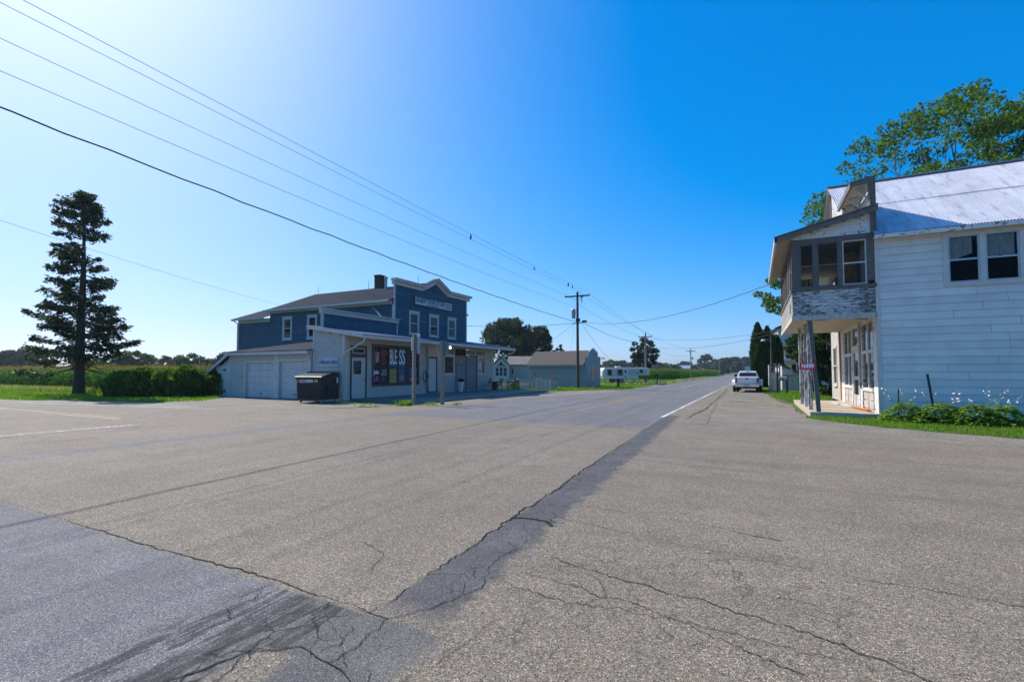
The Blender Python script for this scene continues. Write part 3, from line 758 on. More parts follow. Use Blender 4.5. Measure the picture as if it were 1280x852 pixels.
# door with transom at the near end
def door(fr, u0, u1, z0, z1, leaf, frame_m, trim=.09, lite=None, handle=1, panels=0, name='door', proud=.05):
    mb = MB(); fr.box(mb, u0, u0+trim, z0, z1, -.04, proud); fr.box(mb, u1-trim, u1, z0, z1, -.04, proud); fr.box(mb, u0+trim, u1-trim, z1-trim, z1, -.04, proud-.003); fr.box(mb, u0-.02, u1+.02, z0-.06, z0-.003, -.04, proud+.06)
    f = mb.build('door_frame', M[frame_m], store, OFF)
    d = MB(); fr.box(d, u0+trim+.005, u1-trim-.005, z0+.01, z1-trim-.006, -.03, .012)
    w_ = u1-u0-2*trim
    for i in range(panels):
        for s in (0,1):
            a = u0+trim+.1+s*(w_/2-.04); zz = z0+.15+i*(z1-z0-.3)/panels
            frame_ring(d, fr, a, a+w_/2-.16, zz, zz+(z1-z0-.5)/panels-.06, .03, .0, .022)
    dd = d.build(name, M[leaf], f, OFF)
    if lite:
        l = MB(); fr.quad(l, *lite, .016); l.build('glass_light', M['glass'], f, OFF)
    if handle:
        k = MB(); hu = u1-trim-.1 if handle > 0 else u0+trim+.1
        fr.box(k, hu-.02, hu+.02, z0+.95, z0+1.15, .012, .02); fr.box(k, hu-.015, hu+.015, z0+1.0, z0+1.03, .02, .07); fr.box(k, hu-.09, hu+.015, z0+1.0, z0+1.03, .07, .085)
        k.build('handle', M['black'], f, OFF)
    return f
f = door(shop, .38, 1.62, .1, 2.48, 'door_white', 'trim_dark', .09, (.62,1.2,1.45,2.2))
b = MB(); shop.box(b, 1.2, 1.52, .12, 2.38, .013, .024); sp('storm_stile', b, 'white_clean', f)
b = MB(); frame_ring(b, shop, .38, 1.62, 2.482, 3.05, .09, -.03, .048); tr = sp('transom', b, 'trim_dark'); b = MB(); shop.quad(b, .46, 1.54, 2.56, 2.97, .0); sp('pane', b, 'glass', tr)
b = MB(); frame_ring(b, shop, .52, 1.48, 2.60, 2.93, .05, -.02, .03); sp('transom_sash', b, 'white_clean', tr)
# show window with painted panes
def show_window(u0, u1, z0, z1, cols, rows):
    mb = MB(); frame_ring(mb, shop, u0, u1, z0, z1, .13, -.05, .05)
    f = sp('show_window', mb, 'trim_dark')
    b = MB(); shop.quad(b, u0+.1, u1-.1, z0+.1, z1-.1, -.035); sp('pane', b, 'glass', f)
    b = MB()
    for x in cols: shop.box(b, x-.035, x+.035, z0+.12, z1-.12, -.04, .04)
    for z in rows: shop.box(b, u0+.12, u1-.12, z-.035, z+.035, -.04, .037)
    sp('muntin', b, 'trim_dark', f)
    return f
f = show_window(2.05, 5.28, .72, 3.2, (2.78,3.5,4.38), (1.84,))
def pane_pic(name, u0, u1, z0, z1, mat, n=-.026):
    b = MB(); shop.quad(b, u0, u1, z0, z1, n); return sp(name, b, mat, f)
def stripes(u0, u1, z0, z1, n, mat, seed=0, th=.04):
    r_ = random.Random(seed)
    for i in range(n):
        b = MB(); z = z1 - (z1-z0)*(i+.5)/n; w_ = (u1-u0)*r_.uniform(.35,.5); c = (u0+u1)/2; x = c-w_; k = 0
        while x < c+w_:
            e = x + r_.uniform(.05,.13); shop.box(b, x, min(e,c+w_), z-th/2*r_.uniform(.6,1.3), z+th/2*r_.uniform(.6,1.3), -.022, -.018); x = e - .002
        sp('lettering', b, mat, f)
# flag pane
pane_pic('painted_pane', 2.2, 2.72, 1.9, 3.02, 'chalk'); b = MB()
for i in range(6): b.add([shop.p(2.38,2.72-.12*i,-.022),shop.p(2.70,2.80-.12*i,-.022),shop.p(2.70,2.74-.12*i,-.022),shop.p(2.38,2.66-.12*i,-.022)], [(0,1,2,3)])
sp('flag_stripe', b, 'red_paint', f)
b = MB()
for i in range(5): b.add([shop.p(2.38,2.66-.12*i,-.0215),shop.p(2.70,2.74-.12*i,-.0215),shop.p(2.70,2.70-.12*i,-.0215),shop.p(2.38,2.62-.12*i,-.0215)], [(0,1,2,3)])
sp('flag_stripe', b, 'white_letter', f)
b = MB(); shop.box(b, 2.30, 2.50, 2.55, 2.84, -.021, -.017); sp('flag_canton', b, 'blue_pic', f)
b = MB(); shop.box(b, 2.24, 2.28, 1.95, 3.0, -.021, -.017); sp('flag_pole', b, 'gold', f)
pane_pic('painted_pane', 2.84, 3.44, 1.9, 3.02, 'chalk')
shop.text('GO', 3.14, 2.70, -.022, .52, M['red_paint'], f, OFF, bold=.03, width=.54)
shop.text('D', 3.14, 2.20, -.022, .56, M['red_paint'], f, OFF, bold=.03, width=.34)
pane_pic('painted_pane', 3.6, 4.32, 1.9, 3.02, 'blue_pic'); pane_pic('painted_pane', 4.44, 5.14, 1.9, 3.02, 'blue_pic')
shop.text('BLE', 3.96, 2.45, -.022, 1.25, M['white_letter'], f, OFF, bold=.02, width=.66)
shop.text('SS', 4.78, 2.45, -.022, 1.25, M['white_letter'], f, OFF, bold=.02, width=.58)
pane_pic('painted_pane', 2.2, 2.72, .88, 1.78, 'chalk'); pane_pic('painted_pane', 2.84, 3.44, .88, 1.78, 'chalk')
shop.text('Join', 2.47, 1.56, -.022, .36, M['white_letter'], f, OFF, bold=.016, width=.46)
shop.text('US', 2.47, 1.14, -.022, .42, M['pink_paint'], f, OFF, bold=.016, width=.40)
stripes(2.88, 3.40, 1.35, 1.75, 3, 'white_letter', 3); stripes(2.88, 3.40, .95, 1.35, 3, 'pink_paint', 4)
b = MB(); shop.box(b, 3.66, 4.26, .92, 1.76, -.026, -.020); shop.box(b, 3.62, 4.30, .90, .98, -.026, -.016); sp('paper_notice', b, 'parchment', f)
stripes(3.70, 4.22, 1.3, 1.74, 3, 'black_letter', 5, .035)
for i in range(4):
    b = MB(); shop.box(b, 3.74, 4.2-.05*(i%2), 1.28-.08*i, 1.30-.08*i, -.019, -.0185); sp('lettering', b, 'red_paint', f)
pane_pic('painted_pane', 4.44, 5.14, .88, 1.78, 'blue_pic')
b = MB(); b.add([shop.p(4.60,1.02,-.021),shop.p(4.98,1.02,-.021),shop.p(4.90,1.22,-.021),shop.p(4.80,1.42,-.021),shop.p(4.68,1.22,-.021)], [(0,1,2,3,4)]); sp('painted_flame', b, 'yellow', f)
b = MB(); b.add([shop.p(4.66,1.02,-.020),shop.p(4.93,1.02,-.020),shop.p(4.82,1.28,-.020)], [(0,1,2)]); sp('painted_flame', b, 'red_paint', f)
b = MB()
for i in range(5): shop.box(b, 4.52+.1*i, 4.62+.1*i, .92, .99+.02*(i%2), -.022, -.018)
sp('painted_logs', b, 'wood_barrel', f)
f = show_window(5.30, 6.45, .72, 3.2, (5.88,), (1.84,))
pane_pic('painted_pane', 5.42, 5.83, 1.9, 3.02, 'chalk'); pane_pic('painted_pane', 5.93, 6.32, 1.9, 3.02, 'chalk')
stripes(5.44, 5.82, 1.95, 2.95, 4, 'red_paint', 8, .11); stripes(5.94, 6.32, 1.95, 2.95, 4, 'red_paint', 9, .11)
pane_pic('painted_pane', 5.42, 5.83, 1.3, 1.8, 'blue_pic'); pane_pic('painted_pane', 5.93, 6.32, 1.3, 1.8, 'blue_pic')
b = MB(); shop.box(b, 5.45, 6.28, .93, 1.25, -.03, .042); s_ = sp('red_notice', b, 'red_sign', f)
worn_line(shop, 5.60, 6.12, 1.09, .12, .043, 'white_letter', s_, 34)
# side door, recessed entrance and remaining windows
door(shop, 7.36, 8.48, .22, 2.60, 'door_white', 'trim_dark', .10, None, -1, 3)
window(store, shop, OFF, 9.28, 10.66, 1.34, 2.80, M['white_clean'], M['glass'], .10, .05, rail=False)
def light_(u0, u1, z0, z1, mat='white_clean'):
    b = MB(); frame_ring(b, shop, u0, u1, z0, z1, .06, -.03, .05); t = sp('transom', b, mat); b = MB(); shop.quad(b, u0+.05, u1-.05, z0+.05, z1-.05, .0); sp('pane', b, 'sign_back', t)
light_(9.28, 10.66, 2.82, 3.26); light_(12.28, 13.6, 2.86, 3.28); light_(13.62, 15.2, 2.86, 3.28)
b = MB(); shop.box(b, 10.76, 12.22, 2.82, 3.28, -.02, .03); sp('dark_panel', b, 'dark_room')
b = MB(); shop.box(b, 10.76, 12.22, .02, 2.80, -.03, .04); gp = sp('entrance_panel', b, 'grey_blue')
b = MB(); frame_ring(b, shop, 10.9, 12.08, .95, 2.1, .03, .04, .055); sp('panel_moulding', b, 'trim_dark', gp)
b = MB(); b.lathe([(.22,.04),(.22,.06),(.17,.065),(.15,.055),(.0,.055)], (0,0,0), 20, 'x'); b.v = [(-20+x, 19.25+11.5+y, 2.5+z) for x,y,z in b.v]; sp('emblem', b, 'gold', gp)
door(shop, 12.26, 13.92, .06, 2.84, 'grey_blue', 'trim_dark', .08, None, 1, 0)
wf = window(store, shop, OFF, 13.94, 15.2, 1.34, 2.84, M['white_clean'], M['glass'], .08, .05, rail=False)
b = MB(); shop.quad(b, 14.05, 14.75, 1.42, 2.76, .006); sp('poster', b, 'curtain', wf)
b = MB()
for i in range(13):
    a = i/13*2*PI; c = (14.42+.33*math.cos(a), 2.08+.52*math.sin(a)); s_ = .085
    b.add([shop.p(c[0]+s_*math.cos(k*PI/4), c[1]+s_*math.sin(k*PI/4), .012) for k in range(8)], [tuple(range(8))])
sp('painted_wreath', b, 'red_paint', wf)
# small sign on the end wall
b = MB(); end_.box(b, .52, 1.95, 1.92, 2.33, .02, .05); s2 = sp('name_board', b, 'sign_white')
b = MB(); frame_ring(b, end_, .50, 1.97, 1.90, 2.35, .025, .02, .06); sp('board_border', b, 'white_clean', s2)
end_.text("Gilbertson's Store", 1.235, 2.125, .052, .32, M['black_letter'], s2, OFF, bold=.005, width=1.36)
b = MB(); end_.box(b, 2.12, 2.24, 1.25, 1.5, .03, .10); b.tube([(-20.22,19.1,1.25),(-20.22,19.1,.2)], .02, 6); sp('meter_box', b, 'galv_grey')
# porch slab belongs to the ground works
struct(MB().box(-19.98,-14.75,19.7,35.5,-.1,.10).build('porch_slab', M['concrete'], bevel=.02))
# garage wing
G1 = (1.62,4.22); G2 = (4.72,7.2)
sp('garage_wall', siding(gar, lambda z: (0,7.48), 0, 2.72, .13, [(*G1,-.1,2.12),(*G2,-.1,2.2)], t=.012), 'white_paint')
b = MB(); gar.box(b, 0, .12, 0, 2.72, -.02, .03)
for a, c, z in ((*G1,2.12),(*G2,2.2)):
    gar.box(b, a-.12, a, 0, z+.12, -.25, .035); gar.box(b, c, c+.12, 0, z+.12, -.25, .035); gar.box(b, a, c, z, z+.12, -.25, .032)
gar.box(b, 4.32, 4.62, 0, 2.72, -.02, .05); gar.box(b, 0, 7.45, 2.6, 2.78, -.02, .028)
sp('trim', b, 'white_clean')
for a, c, z in ((*G1,2.12),(*G2,2.2)):
    b = MB()
    for i in range(5):
        z0, z1 = .02+i*(z-.02)/5, .02+(i+1)*(z-.02)/5-.012
        gar.box(b, a+.003, c-.003, z0, z1, -.16, -.12)
        for j in range(4):
            u0 = a+.1+j*(c-a-.1)/4; frame_ring(b, gar, u0, u0+(c-a-.1)/4-.1, z0+.08, z1-.07, .025, -.12, -.11)
    d = sp('garage_door', b, 'door_white')
    b = MB(); gar.box(b, (a+c)/2-.1, (a+c)/2+.1, .25, .29, -.12, -.06); sp('handle', b, 'black', d)
V1, F1 = corrugated((-30.0,18.78,2.80), (1,0,0), (0,1,.155), 7.62, 7.55, .21, .022)
npmesh('garage_roof', V1, F1, M['roof_tin'], store, OFF)
b = MB(); b.box(-29.95,-22.42,18.8,19.12,2.72,2.765); b.box(-29.95,-22.42,18.78,18.84,2.60,2.76); sp('fascia', b, 'white_clean')
b = MB(); b.tube([(-22.5,18.82,2.66),(-22.5,18.95,2.45),(-22.47,19.08,2.3),(-22.47,19.08,.2)], .04, 8); sp('downspout', b, 'white_clean')
b = MB(); b.tube([(-40.0,25.75,6.0),(-39.75,26.1,5.7),(-39.75,26.1,2.6)], .05, 8); sp('downspout', b, 'white_clean')
b = MB(); b.box(-29.9,-29.8,19.3,26.1,0,2.85); b.box(-22.5,-22.42,19.3,26.1,0,3.9); b.box(-29.8,-22.5,26.0,26.1,0,2.6); b.box(-29.7,-22.6,19.5,26,-.02,0.01); sp('garage_wall', b, 'white_paint')
# saltbox lean-to at the left end
lt = Frame((-32.3,19.2,0), (1,0,0))
def lspan(z): return (.85 if z < 1.66 else .85+(z-1.66)*1.72, 2.4)
sp('lean_to_wall', siding(lt, lspan, 0, 2.52, .13, [(1.95,3,-.1,1.98)], t=.012), 'white_paint')
b = MB(); b.box(-31.5,-30.36,19.22,19.4,-.05,1.46); b.box(-31.5,-31.35,19.4,25,-.05,1.5); sp('block_wall', b, 'concrete_block')
b = MB(); lt.box(b, 1.95, 2.36, 0, 2.0, -.02, .03)
sp('trim', b, 'white_clean')
b = MB(); lt.box(b, .98, 1.945, .02, 1.98, -.03, .035); d = sp('door', b, 'door_white')
b = MB(); lt.box(b, 1.62, 2.0, 1.66, 1.72, .035, .05); lt.box(b, 1.62, 2.0, .30, .36, .035, .05); lt.box(b, 1.9,2.0,1.6,1.78,.035,.052); lt.box(b, 1.9,2.0,.24,.42,.035,.052); lt.box(b, 1.03,1.07,.95,1.1,.035,.06); sp('hinge', b, 'black', d)
b = MB(); rp = [(-32.55,1.16),(-29.75,2.74),(-29.75,2.86),(-32.55,1.28)]
b.prism(rp, lambda p,q,t: (p,t,q), 19.0, 25.5); sp('lean_to_roof', b, 'roof_tin')
b = MB(); rp = [(-32.6,1.08),(-29.72,2.66),(-29.72,2.84),(-32.6,1.26)]; b.prism(rp, lambda p,q,t: (p,t,q), 18.94, 18.995); sp('barge_board', b, 'white_clean')

# ---------------------------------------------------------------- the weathered white building on the right
OW = (7.5, 25, 0)
hall = thing('weathered_building', 'weathered two storey white building with metal roof and peeling bay over a porch', 'building', OW)
def wp(name, mb, mat, parent=None, **k): return mb.build(name, M[mat] if isinstance(mat, str) else mat, parent or hall, OW, **k)
wall = Frame((3.8,20.5,0), (1,0,0))
fr_w = Frame((3.8,32,0), (0,-1,0))          # street face, u = 32 - y
# lap-sided wall towards the crossing road
WH = [(1.88,3.68,4.48,6.06)]
lap_underside(wp('side_wall', siding(wall, lambda z: (0,11.2), .10, 6.26, .25, WH, t=.027, joint=3.6, warp=.003), 'vinyl'), M['lap_underside'])
b = MB(); wall.box(b, -.04, .07, .05, 6.28, -.03, .035); wall.box(b, .07, 11.2, 6.16, 6.28, -.02, .045); wp('trim', b, 'white_clean')
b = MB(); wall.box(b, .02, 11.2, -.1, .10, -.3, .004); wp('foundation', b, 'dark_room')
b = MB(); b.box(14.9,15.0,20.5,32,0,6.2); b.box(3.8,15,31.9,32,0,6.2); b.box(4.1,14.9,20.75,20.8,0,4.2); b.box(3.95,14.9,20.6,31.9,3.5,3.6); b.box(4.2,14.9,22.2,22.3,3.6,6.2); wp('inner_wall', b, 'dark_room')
# paired window
b = MB(); frame_ring(b, wall, 1.78, 3.77, 4.37, 6.17, .13, -.02, .05); wall.box(b, 2.70, 2.83, 4.50, 6.04, -.02, .046)
pw = wp('window', b, 'white_clean')
for a, c in ((1.91,2.70),(2.83,3.64)):
    s = MB(); frame_ring(s, wall, a, c, 4.5, 6.04, .05, -.05, .028); wall.box(s, a+.05, c-.05, 5.22, 5.28, -.05, .024); wp('sash', s, 'alu', pw)
    p = MB(); wall.quad(p, a+.03, c-.03, 4.53, 6.01, -.01); wp('pane', p, 'glass_clear', pw)
    cm = MB(); k = 16; w_ = (c-a)*(.74 if a < 2 else .84)
    for i in range(k):
        x0, x1 = a+.04+w_*i/k, a+.04+w_*(i+1)/k
        z0 = 5.30 + (.22*max(0,(i/k-.35)) if a < 2 else .03*math.sin(i)); z1 = 5.30 + (.22*max(0,((i+1)/k-.35)) if a < 2 else .03*math.sin(i+1))
        n0, n1 = -.07+.018*math.sin(i*1.7), -.07+.018*math.sin((i+1)*1.7)
        cm.quad(wall.p(x0,z0,n0), wall.p(x1,z1,n1), wall.p(x1,5.99,n1), wall.p(x0,5.99,n0))
    wp('curtain', cm, 'curtain', pw)
# corrugated roof, saltbox ridge
sl = .632; ang = math.atan(sl)
L = (26-20.15)/math.cos(ang)
V1, F1 = corrugated((3.72,20.15,6.30), (1,0,0), (0,math.cos(ang),math.sin(ang)), 11.4, L, .076, .011, 6)
u2 = (23.4-20.15)/math.cos(ang)
V2, F2 = corrugated((3.08,23.4,6.30+sl*3.25), (1,0,0), (0,math.cos(ang),math.sin(ang)), .66, L-u2, .076, .011, 3)
V3, F3 = corrugated((3.08,26,6.30+sl*5.85), (1,0,0), (0,math.cos(ang),-math.sin(ang)), 12.0, L, .076, .011, 3)
def rusty():
    m, nt, bb, o = new_mat('rust streaked corrugated metal'); g = N(nt); P = g.coord()
    base = g.ramp(g.noise(P, 1.2, 5), [(.3, (.50,.50,.55)), (.7, (.62,.62,.66))])
    st = g.noise(g.coord(scale=(4.5,.7,.7)), 1.5, 7, .66, .4)
    c = g.mix(g.ramp(st, [(.52, 0), (.68, .7)]), base, (.26,.21,.175))
    pn = g.ramp(g.noise(g.coord(scale=(1.5,.02,.02)), 1.0, 1), [(.46, .93), (.54, 1.05)], 'LINEAR')
    c = g.mix(1, c, pn, 'MULTIPLY')
    g.l(c, bb.inputs['Base Color']); bb.inputs['Roughness'].default_value = .48; bb.inputs['Metallic'].default_value = .25
    return m
M['rusty_roof'] = rusty()
roof = npmesh('roof', np.concatenate([V1,V2,V3]), np.concatenate([F1, F2+len(V1), F3+len(V1)+len(V2)]), M['rusty_roof'], hall, OW)
b = MB(); b.bar((3.05,26,10.02),(15,26,10.02),.24,.05); wp('ridge_cap', b, 'galv_grey', roof)
b = MB()
zl = 6.30+sl*2.9
for i in range(31): b.box(3.95+.36*i, 3.97+.36*i, 23.03, 23.06, zl+.012, zl+.03)
b.bar((3.75,23.02,zl+.008),(15,23.02,zl+.008),.03,.012); wp('sheet_lap', b, 'rusty_roof', roof)
b = MB(); b.box(3.72,15,20.16,20.2,6.15,6.285); b.box(3.72,15,20.2,20.46,6.19,6.23); wp('eave_board', b, 'peel_mid')
# street gable above the bay
gw = siding(fr_w, lambda z: (6.0, 11.5), 6.2, 8.15, .14, t=.014); wp('gable_wall', gw, 'peel_mid')
g2 = Frame((3.28,26.3,0), (0,-1,0))
gw = siding(g2, lambda z: (0, max(.3, 2.9 - max(0, z-8.2)/sl)), 6.9, 9.95, .14, t=.014); wp('gable_wall', gw, 'peel_mid')
b = MB(); b.box(3.28,3.8,26.3,26.36,6.9,9.7); b.box(3.3,3.78,23.42,23.5,6.9,8.2); wp('gable_return', b, 'peel_mid')
b = MB(); b.box(3.66,3.83,20.42,20.72,6.22,8.22); wp('corner_post', b, 'grey_wood'); b = MB(); b.box(3.22,3.30,26.26,26.44,6.9,9.85); wp('corner_post', b, 'grey_wood')
b = MB(); b.prism([(3.16,8.20),(3.84,8.30),(3.84,8.40),(3.16,8.27)], lambda p,q,t: (p,t,q), 20.55, 23.3); hd = wp('hood', b, 'bare_boards')
b = MB(); b.prism([(3.10,8.275),(3.86,8.41),(3.86,8.45),(3.10,8.315)], lambda p,q,t: (p,t,q), 20.45, 23.4); b.box(3.10,3.17,20.47,23.38,8.12,8.27); b.prism([(3.12,8.14),(3.84,8.24),(3.84,8.40),(3.12,8.27)], lambda p,q,t: (p,t,q), 20.46, 20.54); wp('hood_edge', b, 'grey_wood_flat', hd)
for y in (21.0,22.2,23.1):
    b = MB(); b.prism([(3.3,8.2),(3.64,8.22),(3.64,7.85)], lambda p,q,t: (p,t,q), y-.04, y+.04); wp('bracket', b, 'white_clean', hd)
# glazed bay on posts
X0, Y0, Y1, ZF, ZS = 1.27, 20.5, 29.0, 3.62, 4.52
bn = Frame((X0,Y0,0), (1,0,0)); bs = Frame((X0,Y1,0), (0,-1,0)); bf = Frame((3.78,Y1,0), (-1,0,0))
bay = lap_underside(wp('bay', siding(bn, lambda z: (0,2.52), ZF, ZS+.02, .115, t=.022, joint=1.4, warp=.006), 'peel_heavy'), M['trim_dark'])
lap_underside(wp('bay_skirt', siding(bs, lambda z: (0,8.5), ZF, ZS+.02, .115, [(7.0,7.5,3.85,4.25)], t=.020, joint=2), 'white_paint', bay), M['lap_underside'])
b = MB(); bf.box(b, 0, 2.5, ZF, ZS, -.05, .0); b.box(X0+.05,X0+.12,Y0+.1,Y1-.05,ZF+.02,ZS); b.box(X0+.1,3.7,Y0+.05,Y0+.10,ZF+.02,ZS); wp('bay_lining', b, 'room', bay)
b = MB()
for i in range(17): b.box(X0-.01+.15*i+.004, min(3.78,X0+.15*(i+1)), Y0-.01, Y1+.01, ZF-.05, ZF-.004)
b.box(X0-.03, 3.78, Y0-.035, Y0-.012, ZF-.16, ZF+.03); b.box(X0-.04,X0-.013,Y0-.03,Y1,ZF-.16,ZF+.03); wp('soffit', b, 'bare_boards', bay)
b = MB(); b.tube([(X0+.2,21.2,ZF-.07),(2.2,21.4,ZF-.09),(3.0,21.3,ZF-.06),(3.7,21.6,ZF-.1)], .012, 5); wp('conduit', b, 'black', bay)
def rake_z(x): return 6.50 + (x - .80)*.25
b = MB(); b.prism([(.80,6.50),(3.8,7.25),(3.8,7.33),(.80,6.58)], lambda p,q,t: (p,t,q), Y0-.25, Y1+.3); br = wp('bay_roof', b, 'bare_boards')
b = MB(); b.prism([(.72,6.36),(3.84,7.14),(3.84,7.32),(.72,6.54)], lambda p,q,t: (p,t,q), Y0-.31, Y0-.254); b.prism([(.70,6.545),(3.84,7.335),(3.84,7.375),(.70,6.585)], lambda p,q,t: (p,t,q), Y0-.36, Y1+.35); wp('rake_board', b, 'grey_wood_flat', br)
b = MB(); b.box(.70,.78,Y0-.31,Y1+.32,6.34,6.54); wp('fascia', b, 'white_clean', br)
gb = MB(); z = 6.42
while z < 7.2:
    xs = max(X0, .8 + (z+.1-6.5)/.25)
    if xs < 3.7: gb.box(xs, 3.76, Y0-.012-.006*((int(z*100))%2), Y0+.03, z, min(z+.125, 7.25))
    z += .13
wp('bay_gable', gb, 'peel_mid', bay)
b = MB()
bn.box(b, -.02, .17, ZS, 6.45, -.14, .03); bn.box(b, 2.26, 2.5, ZS+.26, 6.32, -.10, .02)
bn.box(b, -.03, 2.53, ZS+.02, ZS+.14, -.14, .06); bn.box(b, .17, 2.5, 6.25, 6.45, -.10, .024); bn.box(b, .17, .25, ZS+.14, 6.25, -.1, .018)
for u in (.74,1.50): bn.box(b, u-.06, u+.06, ZS+.14, 6.25, -.1, .022)
for k in range(8): bs.box(b, 8.35-1.03*k-.08, 8.35-1.03*k+.08, ZS, 6.4, -.12, .02)
bs.box(b, 0, 8.5, ZS, ZS+.12, -.12, .05); bs.box(b, 0, 8.5, 6.2, 6.42, -.1, .018)
for u in (0.0,1.2,2.4): bf.box(b, u, u+.12, ZS, 6.6, -.1, .02)
wp('bay_frame', b, 'grey_wood', bay)
for i, (a, c) in enumerate(((.25,.68),(.80,1.44),(1.56,2.26))):
    s = MB(); frame_ring(s, bn, a, c, ZS+.15, 6.25, .04, -.05, .004); bn.box(s, a+.04, c-.04, 5.42, 5.47, -.05, .002); f = wp('window', s, 'grey_wood' if i < 2 else 'white_clean', bay)
    p = MB(); bn.quad(p, a+.02, c-.02, ZS+.17, 6.23, -.02); wp('pane', p, 'glass_clear', f)
for k in range(7):
    u0 = 8.35-1.03*(k+1)+.08; u1 = 8.35-1.03*k-.08
    s = MB(); frame_ring(s, bs, u0, u1, ZS+.12, 6.2, .06, -.06, .0); bs.box(s, u0+.06, u1-.06, 5.4, 5.46, -.06, -.003); f = wp('window', s, 'grey_wood', bay)
    if k in (1,2,4,5):
        p = MB()
        for j in range(5): bs.box(p, u0+.05, u1-.05, ZS+.16+.32*j, ZS+.46+.32*j, -.05, -.012)
        wp('board', p, 'grey_wood', f)
    else:
        p = MB(); bs.quad(p, u0+.03, u1-.03, ZS+.14, 6.18, -.03); wp('pane', p, 'glass_clear', f)
b = MB(); b.box(2.95,3.42,21.5,21.53,4.6,6.02); wp('plywood_board', b, 'board_orange', bay)
b = MB(); b.box(3.5,3.72,21.3,21.36,4.6,6.3); b.box(1.5,1.95,23.6,23.64,4.6,5.4); wp('white_screen', b, 'curtain', bay)
b = MB(); b.box(X0+.05,3.75,Y0+.1,Y1-.1,6.34,6.38); wp('bay_ceiling', b, 'room', bay)
# storefront under the bay: wall pieces, glazing, door
b = MB()
def fb(y0, y1, z0, z1, n0, n1): fr_w.box(b, 32-y1, 32-y0, z0, z1, n0, n1)
fb(20.5,21.15,.12,3.62,-.05,.04); fb(23.12,23.30,.12,3.6,-.05,.05); fb(25.35,25.55,.12,3.6,-.05,.05); fb(27.5,28.3,.12,3.6,-.05,.045); fb(23.85,23.98,.12,3.6,-.05,.046)
fb(21.15,23.12,3.42,3.6,-.05,.03); fb(25.55,27.5,3.42,3.6,-.05,.03); fb(23.98,25.35,3.42,3.6,-.05,.03); fb(23.98,25.35,2.55,2.68,-.05,.04)
fb(21.15,23.12,2.28,2.40,-.03,.06); fb(25.55,27.5,2.28,2.40,-.03,.06); fb(21.15,23.12,.86,.98,-.05,.07); fb(25.55,27.5,.86,.98,-.05,.07); fb(22.1,22.22,.98,3.42,-.03,.03); fb(26.45,26.57,.98,3.42,-.03,.03); fb(23.30,23.85,.12,.9,-.05,.02)
wp('storefront_frame', b, 'peel_mid')
for y0, y1 in ((21.15,23.12),(25.55,27.5)):
    b = MB(); fb(y0,y1,.12,.86,-.05,.0); fb(y0+.1,(y0+y1)/2-.06,.22,.48,0,.035); fb(y0+.1,(y0+y1)/2-.06,.54,.80,0,.04); fb((y0+y1)/2+.06,y1-.1,.22,.48,0,.04); fb((y0+y1)/2+.06,y1-.1,.54,.80,0,.035)
    wp('kick_panel', b, 'white_paint')
for y0, y1 in ((21.15,22.1),(22.22,23.12),(25.55,26.45),(26.57,27.5)):
    for z0, z1 in ((.98,2.28),(2.40,3.42)):
        p = MB(); fr_w.quad(p, 32-y1, 32-y0, z0, z1, -.015); wp('shop_pane', p, 'glass')
p = MB(); fr_w.quad(p, 32-25.35, 32-23.98, 2.68, 3.42, -.015); wp('shop_pane', p, 'glass')
p = MB(); fr_w.quad(p, 32-23.85, 32-23.30, .9, 3.42, -.015); wp('shop_pane', p, 'glass')
b = MB(); frame_ring(b, fr_w, 32-25.35, 32-23.98, .16, 2.55, .16, -.03, .025); fr_w.box(b, 32-25.19, 32-24.14, 1.25, 1.40, -.03, .02); fr_w.box(b, 32-25.19, 32-24.14, .32, .62, -.03, .018); d = wp('door', b, 'door_white')
p = MB(); fr_w.quad(p, 32-25.2, 32-24.13, .5, 2.4, -.01); wp('pane', p, 'glass', d)
b = MB(); fr_w.box(b, 32-24.14, 32-24.0, 1.05, 1.10, .025, .07); wp('handle', b, 'black', d)
wp('street_wall', siding(fr_w, lambda z: (0,3.72), .12, 6.3, .125, [(1.0,2.0,.9,2.9)], t=.014), 'white_paint')
window(hall, fr_w, OW, .92, 2.08, .85, 2.95, M['white_clean'], M['glass'], .09, .05)
b = MB(); b.tube([(3.70,28.35,3.55),(3.72,28.35,1.8),(3.73,28.33,.2)], .045, 7); wp('rusty_pipe', b, 'board_orange')
# porch slab and leaning posts
b = MB(); b.box(1.72,3.82,20.35,28.6,-.1,.15); wp('porch_floor', b, 'concrete_tan', bevel=.02)
for (bx,by,tx,ty) in ((2.0,20.46,1.80,20.62),(1.86,21.62,1.84,21.6),(1.88,23.5,1.86,23.45),(1.84,25.2,1.80,25.2)):
    b = MB(); b.bar((bx,by,.14),(tx,ty,3.57),.135,.135,(0,1,0)); wp('porch_post', b, 'peel_post' if by > 21 else 'grey_wood')
# the red house-number sign on the first post
ns = thing('number_sign', 'small red house number sign on the leaning grey porch post', 'sign', (1.92,20.36,1.78))
b = MB(); b.box(-.50,.02,-.022,-.012,-.125,.125); pl = b.build('sign_plate', M['red_sign'], ns); ns.rotation_euler = (0, R(2), R(-12))
lettering('N499', .22, M['white_letter'], ns, face_m((-.24,-.0245,0), (1,0,0), (0,0,1)), bold=.009, width=.38, ext=.001)

